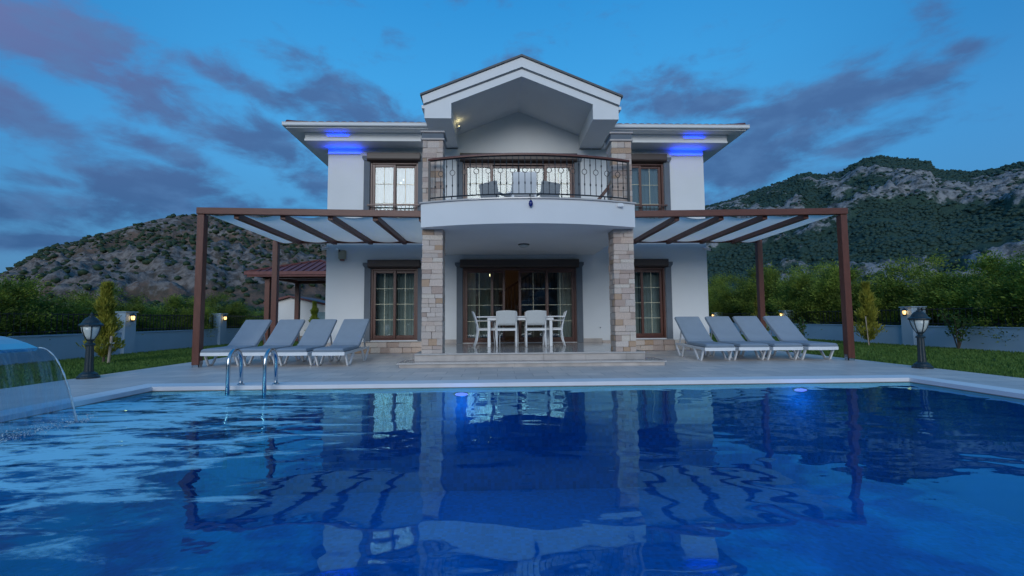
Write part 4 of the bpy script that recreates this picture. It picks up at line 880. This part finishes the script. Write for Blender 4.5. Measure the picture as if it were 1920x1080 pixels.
# balcony furniture
BZ = 3.332
def wicker_chair(x, y, rz, m, lb):
    T = empty('balcony_chair', (x, y, BZ), lb, 'chair', 'chairs on the balcony'); T.rotation_euler = (0, 0, R(rz))
    MB().box(-.27, .27, -.25, .27, .36, .42).build('seat', m, T, local=True, bevel=.015)
    MB().prism([(-.25, .38), (-.19, .38), (-.29, .86), (-.35, .86)], 'x', -.27, .27).build('backrest', m, T, local=True, bevel=.012)
    for sx in (-1, 1):
        MB().box(sx*.25-.03, sx*.25+.03, -.25, .26, .56, .60).build('armrest', m, T, local=True)
        for sy in (-.23, .23): MB().box(sx*.25-.022, sx*.25+.022, sy-.022, sy+.022, 0, .56 if sy > 0 else .4).build('leg', m, T, local=True)
wicker_chair(.62, 10.2, 0, 'plastic', 'white chair with tall back in the middle of the balcony')
wicker_chair(.0, 10.9, -40, 'wicker', 'grey chair on the balcony left of the white chair')
wicker_chair(1.15, 10.9, 30, 'wicker', 'grey chair on the balcony right of the white chair')
t = empty('balcony_table', (.62, 11.3, BZ), 'low white table among the balcony chairs', 'table')
MB().lathe([(.4, .70), (.42, .71), (.42, .735), (.4, .74)], 24, (.62, 11.3, BZ)).build('tabletop', 'plastic', t); MB().lathe([(.2, 0), (.2, .02), (.035, .05), (.035, .7)], 14, (.62, 11.3, BZ)).build('pedestal', 'plastic', t)
t = empty('leaning_pole', (2.1, 9.6, BZ), 'dark slanting bar behind the right end of the balcony railing', 'pole')
MB().bar((2.09, 9.62, BZ+.03), (2.62, 9.62, BZ+.68), .05, .07).build('bar', 'frame', t, bevel=.006); MB().box(2.02, 2.12, 9.58, 9.66, BZ, BZ+.035).build('foot', 'iron', t)

# ------------------------------------------------------------------ pool fittings
t = empty('pool_ladder', (-3.42, 6.85, 0), 'stainless steel pool ladder with two arched handrails at the left of the pool', 'ladder')
for x in (-3.80, -3.29):
    pts = [(x, 6.62, -1.1), (x, 6.62, .30)]+[(x, 6.62+.165-.165*math.cos(a*math.pi/12), .34+.19*math.sin(a*math.pi/12)) for a in range(1, 12)]+[(x, 6.95, .30), (x, 6.95, -.04)]
    MB().tube(pts, .027, 12).build('handrail', 'steel', t, smooth=True); MB().lathe([(.05, 0), (.05, .012), (.03, .02)], 14, (x, 6.95, .0065)).build('flange', 'steel', t)
for z in (-.3, -.55, -.8): MB().box(-3.80, -3.29, 6.58, 6.66, z, z+.03).build('rung', 'steel', t)
for i, (x, lb) in enumerate(((-.53, 'lit blue underwater light on the far pool wall left of middle'), (4.58, 'lit blue underwater light on the far pool wall below right loungers'))):
    t = empty('pool_light', (x, 6.84, -.2), lb, 'pool light', 'underwater pool lights')
    def oval(rx, rz, ya, yb): return MB().prism([(x+rx*math.cos(k*math.pi/10), -.155+rz*math.sin(k*math.pi/10)) for k in range(20)], 'y', ya, yb)
    oval(.12, .036, 6.839, 6.825).build('rim', 'steel', t); oval(.095, .024, 6.823, 6.81).build('lens', 'poolled', t)
    plight('pool_glow', (x, 6.6, -.30), (.0, .28, 1), 2.2, .08, t)
# waterfall
t = empty('waterfall_spout', (-5.25, 4.1, 0), 'arched waterfall spout on the left pool edge', 'waterfall spout')
def spout_pts(off):
    P0, P1, P2, P3 = Vector((-5.55, 0)), Vector((-5.55, .92)), Vector((-4.95, .94)), Vector((-4.46, .705)); r_ = []
    for k in range(15):
        s_ = k/14; p = P0*(1-s_)**3+3*P1*s_*(1-s_)**2+3*P2*s_*s_*(1-s_)+P3*s_**3; d_ = (3*(P1-P0)*(1-s_)**2+6*(P2-P1)*s_*(1-s_)+3*(P3-P2)*s_*s_).normalized(); r_.append(p+Vector((-d_.y, d_.x))*off)
    return r_
oa, ob = spout_pts(.0), spout_pts(-.035)
MB().prism([(p.x, p.y) for p in oa]+[(p.x, p.y) for p in reversed(ob)], 'y', 3.45, 4.60).build('arched_sheet', 'steel', t)
wa, wb = spout_pts(.012), spout_pts(.002)
def sheet_mat(streak):
    m = bpy.data.materials.new('falling_water'); m.use_nodes = True; tt = m.node_tree; tt.nodes.clear(); N = tt.nodes.new; K = tt.links.new
    ge = N('ShaderNodeNewGeometry'); mp = N('ShaderNodeMapping'); K(ge.outputs['Position'], mp.inputs[0]); mp.inputs['Scale'].default_value = (2, 34, 2.0)
    n = N('ShaderNodeTexNoise'); K(mp.outputs[0], n.inputs['Vector']); n.inputs['Scale'].default_value = 1.0; n.inputs['Detail'].default_value = 6; n.inputs['Roughness'].default_value = .6
    bp = N('ShaderNodeBump'); bp.inputs['Strength'].default_value = .10; bp.inputs['Distance'].default_value = .02; K(n.outputs[0], bp.inputs['Height'])
    fr = N('ShaderNodeLayerWeight'); fr.inputs[0].default_value = .5; pw = N('ShaderNodeMath'); pw.operation = 'POWER'; K(fr.outputs['Facing'], pw.inputs[0]); pw.inputs[1].default_value = 3.5
    fa = N('ShaderNodeMath'); fa.operation = 'MULTIPLY_ADD'; fa.use_clamp = True; K(pw.outputs[0], fa.inputs[0]); fa.inputs[1].default_value = .6; fa.inputs[2].default_value = .03
    tr = N('ShaderNodeBsdfTransparent'); tr.inputs[0].default_value = (.72, .86, .94, 1); gl = N('ShaderNodeBsdfGlossy'); gl.inputs['Roughness'].default_value = .2; K(bp.outputs[0], gl.inputs['Normal'])
    mx = N('ShaderNodeMixShader'); K(fa.outputs[0], mx.inputs[0]); K(tr.outputs[0], mx.inputs[1]); K(gl.outputs[0], mx.inputs[2])
    mr = N('ShaderNodeMapRange'); mr.interpolation_type = 'SMOOTHSTEP'; K(n.outputs[0], mr.inputs[0]); mr.inputs[1].default_value = .42; mr.inputs[2].default_value = .78; mr.inputs[4].default_value = streak
    df0 = N('ShaderNodeBsdfDiffuse'); df0.inputs[0].default_value = (.85, .93, .97, 1); tl0 = N('ShaderNodeBsdfTranslucent'); tl0.inputs[0].default_value = (.85, .93, .97, 1); df = N('ShaderNodeMixShader'); K(df0.outputs[0], df.inputs[1]); K(tl0.outputs[0], df.inputs[2]); m2 = N('ShaderNodeMixShader'); K(mr.outputs[0], m2.inputs[0]); K(mx.outputs[0], m2.inputs[1]); K(df.outputs[0], m2.inputs[2])
    o = N('ShaderNodeOutputMaterial'); K(m2.outputs[0], o.inputs[0]); return m
M['sheet'] = sheet_mat(.24)
vs = []; ny, nz = 60, 26; y0_, y1_ = 3.46, 4.59
for k in range(nz+1):
    d_ = (k/nz)**1.6*.765; z = .705-d_; xx = -4.46+.20*math.sqrt(d_/.765)
    for j in range(ny+1):
        y = y0_+(y1_-y0_)*j/ny; rip = .006*math.sin(j*.41+k*.1)+.004*math.sin(j*.83+2+k*.3)+.003*math.sin(j*2.2+k*.5)*(k/nz); e_ = (j/ny)
        vs.append((xx+rip*(.3+k/nz), y+(.22*(k/nz)**.7*(1 if e_ > .97 else e_*e_)), z))
for side in (0,):
    n0 = len(vs); vs += [(v[0]-.012, v[1], v[2]) for v in vs]
fs = [(k*(ny+1)+j, k*(ny+1)+j+1, (k+1)*(ny+1)+j+1, (k+1)*(ny+1)+j) for k in range(nz) for j in range(ny)]
bd = [j for j in range(ny+1)]+[k*(ny+1)+ny for k in range(1, nz+1)]+[nz*(ny+1)+j for j in range(ny-1, -1, -1)]+[k*(ny+1) for k in range(nz-1, 0, -1)]
ff = fs+[tuple(i+n0 for i in f) for f in fs]+[(bd[i], bd[(i+1) % len(bd)], bd[(i+1) % len(bd)]+n0, bd[i]+n0) for i in range(len(bd))]
tag(MB().add(vs, ff).build('falling_water', 'sheet', smooth=True), 'clear sheet of water falling from the arched spout into the pool', 'water', kind='stuff')
# bright rope of water along the far edge of the sheet
pts = []; 
for k in range(20):
    d_ = (k/19)**1.6*.765; pts.append((-4.455+.20*math.sqrt(d_/.765), 4.60+.23*(k/19)**.7, .705-d_))
M['rope_water'] = mat('bright_water_edge', (.62, .74, .82), .15, .15, 30, .6, 60)
tag(MB().tube(pts, [.005+.003*math.sin(k*2.1)+.004*k/19 for k in range(20)], 6).build('water_edge', 'rope_water', smooth=True), 'bright rope of water along the far edge of the falling sheet', 'water', kind='stuff')

bm = bmesh.new(); bmesh.ops.create_icosphere(bm, subdivisions=1, radius=1); bv = np.array([w.co for w in bm.verts]); bf = np.array([[w.index for w in f.verts] for f in bm.faces]); bm.free()
n_ = 1600; yy = rng.uniform(3.4, 4.95, n_); xx = -4.24+rng.normal(0, .05, n_)+.05*rng.random(n_); zz = WATER+np.abs(rng.normal(0, .035, n_)); rr_ = rng.lognormal(-6.0, .5, n_)
Vd = bv[None]*rr_[:, None, None]+np.stack([xx, yy, zz], 1)[:, None]; Fd = (bf[None]+(np.arange(n_)*len(bv))[:, None, None]).reshape(-1, 3)
tag(fast_mesh('splash_drops', Vd.reshape(-1, 3), Fd, 'rope_water', smooth=True), 'spray of drops where the falling sheet meets the pool', 'spray', kind='stuff')
# ------------------------------------------------------------------ garden lamps
def garden_lamp(x, y, lb):
    t = empty('garden_lamp', (x, y, 0), lb, 'lamp', 'lantern lamps at the deck corners'); c_ = (x, y, 0)
    MB().lathe([(.155, 0), (.155, .03), (.135, .045), (.12, .075), (.085, .10), (.075, .115)], 20, c_).build('base', 'lampgreen', t, smooth=False)
    MB().lathe([(.066, .115), (.058, .30), (.054, .545)], 24, c_, flute=.10).build('fluted_shaft', 'lampgreen', t)
    MB().lathe([(.068, .546), (.074, .565), (.06, .585), (.035, .60), (.035, .62), (.055, .635), (.06, .655)], 16, c_).build('collar', 'lampgreen', t)
    MB().lathe([(.055, .656), (.09, .72), (.118, .80), (.132, .875)], 24, c_).build('globe', 'frost', t, smooth=True)
    for k in range(6):
        a = k*math.pi/3+.25; MB().tube([(x+r_*math.cos(a), y+r_*math.sin(a), z) for r_, z in ((.058, .656), (.095, .72), (.123, .80), (.137, .88))], .008, 6).build('rib', 'lampgreen', t)
    MB().lathe([(.15, .876), (.165, .885), (.165, .905), (.13, .93), (.105, .975), (.07, 1.02), (.045, 1.03), (.045, 1.045), (.018, 1.055), (.022, 1.08), (.004, 1.115)], 18, c_).build('roof', 'lampgreen', t)
garden_lamp(-6.93, 8.03, 'black-green lantern post lamp at left beside the waterfall'); garden_lamp(7.75, 8.13, 'black-green lantern post lamp at right beside the lawn')

# ------------------------------------------------------------------ boundary walls with iron fence
def boundary(xw, sgn, ya, yb, pil, lab, gh):
    B = empty('boundary_wall', (xw, (ya+yb)/2, 0), lab, 'wall', 'low garden walls'); th = .2
    xa, xb = (xw-th, xw) if sgn > 0 else (xw, xw+th)       # sgn: direction of the garden
    MB().box(xa, xb, ya, yb, -.13, .60).build('wall_body', 'boundary', B); MB().box(xa-.02, xb+.02, ya, yb, .602, .635).build('wall_coping', 'boundary', B)
    xm = (xa+xb)/2
    for z in (.70, 1.14): MB().box(xm-.012, xm+.012, ya, yb, z, z+.025).build('fence_rail', 'iron', B)
    bar0 = None; y = ya+.1
    while y < yb:
        if not any(p-.1 < y < p+.5 for p in pil):
            if bar0 is None: bar0 = MB().box(xm-.008, xm+.008, y-.008, y+.008, .636, 1.19).build('fence_bar', 'iron', B)
            else: o = bar0.copy(); COL.objects.link(o); o.location.y += y-(ya+.1)
        y += gh
    for py in pil:
        pr = sub_empty('pillar', B)
        # main block, slot and slim side leaf under one cap
        o0, o1 = (xw-.06, xw+.10) if sgn > 0 else (xw-.10, xw+.06)
        main = (o0-.14, o1) if sgn > 0 else (o0, o1+.14); leaf = (o0-.30, o0-.22) if sgn > 0 else (o1+.22, o1+.30)
        MB().box(*main, py, py+.42, -.13, 1.22).build('block', 'boundary', pr, bevel=.006)
        MB().box(*leaf, py, py+.42, .636, 1.22).build('side_leaf', 'boundary', pr)
        sx_ = (o0-.18) if sgn > 0 else (o1+.18)
        MB().box(sx_-.008, sx_+.008, py+.02, py+.036, .636, 1.22).box(sx_-.03, sx_+.03, py+.015, py+.019, .9, .93).build('slot_bar', 'iron', pr)
        c0, c1 = min(main[0], leaf[0])-.03, max(main[1], leaf[1])+.03
        MB().box(c0, c1, py-.03, py+.45, 1.222, 1.255).build('cap', 'boundary', pr, bevel=.005)
        xl = main[1] if sgn > 0 else main[0]; L_ = (xl+sgn*.06, py+.21, 1.08)
        side = 'left' if sgn > 0 else 'right'
        t = empty('wall_lantern', (xl, py+.21, 1.0), WL.pop(0), 'lantern', 'lit lanterns on wall pillars')
        MB().lathe([(.02, -.13), (.055, -.10), (.06, -.085)], 10, L_).build('base', 'iron', t); MB().lathe([(.034, -.08), (.046, -.02), (.042, .04)], 12, L_).build('globe', 'warm', t, smooth=True)
        for k in range(4): a = k*math.pi/2+.4; MB().tube([(L_[0]+.063*math.cos(a), L_[1]+.063*math.sin(a), L_[2]+z) for z in (-.085, .05)], .006, 5).build('cage_bar', 'iron', t)
        MB().lathe([(.075, .045), (.075, .055), (.05, .085), (.02, .11), (.004, .13)], 10, L_).build('hood', 'iron', t); MB().box(min(xl, xl+sgn*.05)+.001, max(xl, xl+sgn*.05), py+.20, py+.22, 1.0, 1.05).build('arm', 'iron', t)
        plight('lantern_glow', (L_[0]+sgn*.09, L_[1]-.1, L_[2]), (1, .62, .25), .22, .04, t)
WL = ['lit round lantern on the near left wall pillar above the lawn', 'lit round lantern on the far left wall pillar behind the pergola', 'lit round lantern on right wall pillar beside the right garden lamp', 'lit round lantern on the right wall pillar behind the loungers', 'lantern on the farthest right wall pillar beside the house corner']
boundary(-11.2, 1, 3, 24, [14.0, 18.7], 'low pale wall with black iron fence along the left lawn', .15)
boundary(13.5, -1, 3, 32, [14.3, 20.8, 27.6], 'low pale wall with iron fence along the right lawn', .17)

# ------------------------------------------------------------------ gazebo and shed at the left back
t = empty('gazebo', (-7.6, 19.5, 0), 'open wooden gazebo with dark red hipped roof behind the left pergola', 'gazebo')
gx0, gx1, gy0, gy1 = -9.75, -5.5, 17.9, 21.7
for x in (-9.2, -6.05):
    for y in (18.3, 21.0): MB().box(x, x+.19, y, y+.19, 0, 2.62).build('post', 'wood', t, bevel=.006)
for yq in (18.26, 21.0): MB().box(gx0+.5, gx1-.4, yq, yq+.16, 2.621, 2.76).build('beam', 'woodx', t)
for xq in (gx0+.55, gx1-.65): MB().box(xq, xq+.15, 18.421, 20.999, 2.621, 2.76).build('beam', 'wood', t)
ap = (-7.62, 19.8, 3.52); ez = 2.83
rf = MB().add([(gx0, gy0, ez), (gx1, gy0, ez), (gx1, gy1, ez), (gx0, gy1, ez), ap], [(0, 1, 4), (1, 2, 4), (2, 3, 4), (3, 0, 4), (3, 2, 1, 0)]).build('roof', 'rooftile', t)
MB().box(gx0-.03, gx1+.03, gy0-.04, gy0-.002, ez-.10, ez+.03).box(gx0-.04, gx0-.002, gy0, gy1, ez-.10, ez+.03).box(gx0+.05, gx1-.05, gy0+.02, gy0+.06, ez-.17, ez-.005).build('fascia', 'rooftile', rf)
for k in range(15):
    x = gx0+.15+(gx1-gx0-.3)*k/14; u = min((x-gx0)/(ap[0]-gx0), (gx1-x)/(gx1-ap[0])); MB().bar((x, gy0, ez+.02), (x+(ap[0]-x)*0, gy0+(ap[1]-gy0)*u, ez+.02+(ap[2]-ez)*u), .05, .035).build('roof_rib', 'rooftile', rf)
for cx, cy in ((gx0, gy0), (gx1, gy0)): MB().bar((cx, cy, ez+.03), (ap[0], ap[1], ap[2]+.03), .09, .05).build('hip_cap', 'rooftile', rf)
t = empty('garden_shed', (-9.8, 24.2, 0), 'small white shed with shallow red gable roof behind the gazebo', 'shed')
MB().prism([(-11.05, 0), (-8.1, 0), (-8.1, 1.62), (-10.05, 2.06), (-11.05, 1.78)], 'y', 22.5, 25).build('wall', 'plaster', t)
MB().prism([(-11.25, 1.75), (-10.05, 2.08), (-10.05, 2.17), (-11.25, 1.84)], 'y', 22.3, 25.2).build('roof_slope', 'rooftile', t); MB().prism([(-10.049, 2.08), (-7.9, 1.59), (-7.9, 1.68), (-10.049, 2.17)], 'y', 22.3, 25.2).build('roof_slope', 'rooftile', t)
MB().box(-11.08, -8.07, 22.44, 22.499, 0, .2).build('plinth', 'stone_core', t)
MB().box(-8.75, -8.3, 22.46, 22.498, .25, 1.35).build('door', mat('pale_blue_door', (.25, .4, .45), .5), t)

# ------------------------------------------------------------------ trees and shrubs
def leaf_mesh(c, d, ln, wd, jit=.5):
    n = len(c); d = d+rng.normal(0, jit, (n, 3)); d /= np.linalg.norm(d, axis=1)[:, None]+1e-9
    r = rng.normal(0, 1, (n, 3)); s = np.cross(d, r); s /= np.linalg.norm(s, axis=1)[:, None]+1e-9
    ln = (ln*rng.uniform(.6, 1.4, n))[:, None]; wd = (wd*rng.uniform(.7, 1.3, n))[:, None]
    v = np.stack([c, c+d*ln*.5+s*wd, c+d*ln, c+d*ln*.5-s*wd], 1).reshape(-1, 3); return v, np.arange(4*n).reshape(-1, 4)
def bushy(name, h, rad, ncl, per, seed, m, ln=.09, wd=.026):
    global rng
    T = empty(name, (0, 0, 0), 'x', 'tree'); cs = []; ds = []
    k = 0; pts = []
    while k < ncl:
        p = rng.uniform(-1, 1, 3); z = (p[2]+1)/2
        prof = (.55+.6*math.sin(math.pi*min(1, z*.9+.08)))*(1-.25*z)
        if math.hypot(p[0], p[1]) > prof or math.hypot(p[0], p[1]) < prof*.25*rng.random(): continue
        pts.append((p[0]*rad, p[1]*rad, .12*h+z*h*.86)); k += 1
    for p in pts:
        n = int(per*rng.uniform(.6, 1.4)); sp = rad*rng.uniform(.10, .21); off = rng.normal(0, 1, (n, 3))*np.array([sp, sp, sp*.75])
        out = np.array([p[0]/rad, p[1]/rad, .75]); c = np.array(p)+off+np.outer(rng.random(n)**1.6, out)*rad*.42
        c[:, 2] = np.maximum(c[:, 2], .05); cs.append(c); ds.append(out[None]*.9+off/sp*.35)
    v, f = leaf_mesh(np.concatenate(cs), np.concatenate(ds), ln, wd)
    fast_mesh('crown', v, f, m, T)
    mb = MB().tube([(0, 0, -.1), (.02, .01, h*.25), (0, .03, h*.6)], [.06, .045, .015], 7)
    for p in pts[::3]: mb.tube([(0, .01, h*.12+.3*p[2]*.5), (p[0]*.5, p[1]*.5, (h*.15+p[2])*.55+.05), (p[0]*.95, p[1]*.95, p[2])], [.022, .014, .005], 5)
    mb.build('trunk', 'bark', T, local=True); return T
variants = [bushy('hedge_tree', 3.0, 1.05, 64, 380, k, 'hedge', .085, .016) for k in range(4)]
used = [False]*4
def put(k, x, y, rz, s, lb, grp):
    o = variants[k] if not used[k] else dup(variants[k]); used[k] = True
    o.location = (x, y, -.1); o.rotation_euler = (0, 0, rz); o.scale = s; o['label'] = lb; o['group'] = grp
ordn = ['first', 'second', 'third', 'fourth', 'fifth', 'sixth', 'seventh', 'eighth', 'ninth', 'tenth', 'eleventh', 'twelfth', 'thirteenth', 'fourteenth', 'fifteenth', 'sixteenth', 'seventeenth', 'eighteenth', 'nineteenth', 'twentieth']
yl = [9.2+1.25*k for k in range(13)]
for i, y in enumerate(yl):
    s = random.uniform(.50, .70); put(i % 4, -12.5+random.uniform(-.3, .3), y, random.uniform(0, 6.28), (.85, .85, s), f'{ordn[i]} hedge tree from the left frame edge behind the iron fence', 'left hedge trees')
yr = [10.3+1.45*k for k in range(17)]
for i, y in enumerate(yr):
    hz = 3.1 if y < 15.5 else (2.6 if y < 21 else 3.2); s = hz/3*random.uniform(.74, 1.2); put((i*3+1) % 4, 15.0+random.uniform(-.35, .5), y, random.uniform(0, 6.28), (1.1, 1.1, s), f'{ordn[i]} hedge tree from the right frame edge behind the low wall', 'right hedge trees')
def conifer(x, y, h, r, lb, n=5200, m='conifer', name='conifer'):
    T = empty(name, (x, y, -.03), lb, 'tree', 'young conifers on the lawn')
    z = rng.random(n)**.8; prof = r*np.clip(1.15-z, 0, 1)*np.clip(z*7+.35, 0, 1)*(.75+.25*np.sin(z*23+rng.random()*6)); a = rng.uniform(0, 2*np.pi, n); lob = 1+.28*np.sin(a*5+z*9)+.15*np.sin(a*3-z*14)
    rr = prof*lob*rng.random(n)**.55; c = np.stack([rr*np.cos(a), rr*np.sin(a), .08*h+z*h*.88], 1); d = np.stack([np.cos(a)*.6, np.sin(a)*.6, np.full(n, 1.1)], 1)
    v, f = leaf_mesh(c, d, .11*h/2, .014*h/2, .3); fast_mesh('crown', v, f, m, T)
    mb = MB().tube([(0, 0, -.05), (0, 0, h*.5), (0, 0, h*.9)], [.03, .02, .005], 7); mb.build('trunk', 'bark', T, local=True); return T
conifer(-9.17, 11.0, 1.92, .34, 'yellowish young conifer tied to a stake behind the left lamp')
conifer(12.25, 14.7, 2.12, .42, 'young green-yellow conifer on the right lawn by the pergola post')
conifer(9.95, 17.0, 1.80, .36, 'young conifer behind the right loungers next to the rear pergola post')
conifer(-7.9, 20.0, 1.80, .26, 'slim dark conifer in front of the white shed', m='hedge')
t = empty('wooden_stake', (-8.98, 10.9, -.03), 'pale wooden stake tied to the yellowish left conifer', 'stake')
MB().tube([(-8.98, 10.9, -.1), (-8.93, 10.9, .62)], .028, 8).build('pole', 'stake', t); MB().tube([(-8.95+.06*math.cos(a), 10.92+.06*math.sin(a), .46+.01*math.sin(3*a)) for a in [k*math.pi/6 for k in range(12)]], .009, 6, True).build('tie', 'rope', t)
t = empty('wooden_stake', (12.05, 14.55, -.03), 'thin pale stake beside the young conifer on the right lawn', 'stake')
MB().tube([(12.08, 14.5, -.1), (12.02, 14.5, .95)], .018, 7).build('pole', 'stake', t); MB().tube([(12.04, 14.5, .5), (12.2, 14.6, .54)], .008, 5).build('tie', 'rope', t)
def shrub(x, y, h, lb, ns=9, per=26, spread=.4):
    T = empty('leafy_shrub', (x, y, -.03), lb, 'shrub', 'small garden shrubs'); mb = MB(); cs = []; ds = []
    for k in range(ns):
        a = random.uniform(0, 6.28); r_ = random.uniform(.1, 1)*spread; hh = h*random.uniform(.55, 1); e_ = np.array([r_*math.cos(a), r_*math.sin(a), hh])
        mb.tube([(0, 0, -.05), tuple(e_*np.array([.35, .35, .5])), tuple(e_)], [.014, .010, .004], 5)
        s_ = rng.random(per)**.6; c = np.outer(.3+.7*s_, e_)+rng.normal(0, .045, (per, 3)); cs.append(c); ds.append(np.tile(e_/h, (per, 1))*.5+rng.normal(0, .6, (per, 3)))
    mb.build('stem', 'bark', T, local=True); v, f = leaf_mesh(np.concatenate(cs), np.concatenate(ds), .10, .028, .4); fast_mesh('leaves', v, f, 'shrubleaf', T)
shrub(13.1, 12.6, 1.12, 'leafy green shrub against the right wall at the frame edge', 10, 34, .42)
shrub(10.2, 15.0, .95, 'small sparse shrub behind the outermost right lounger', 7, 16, .25)
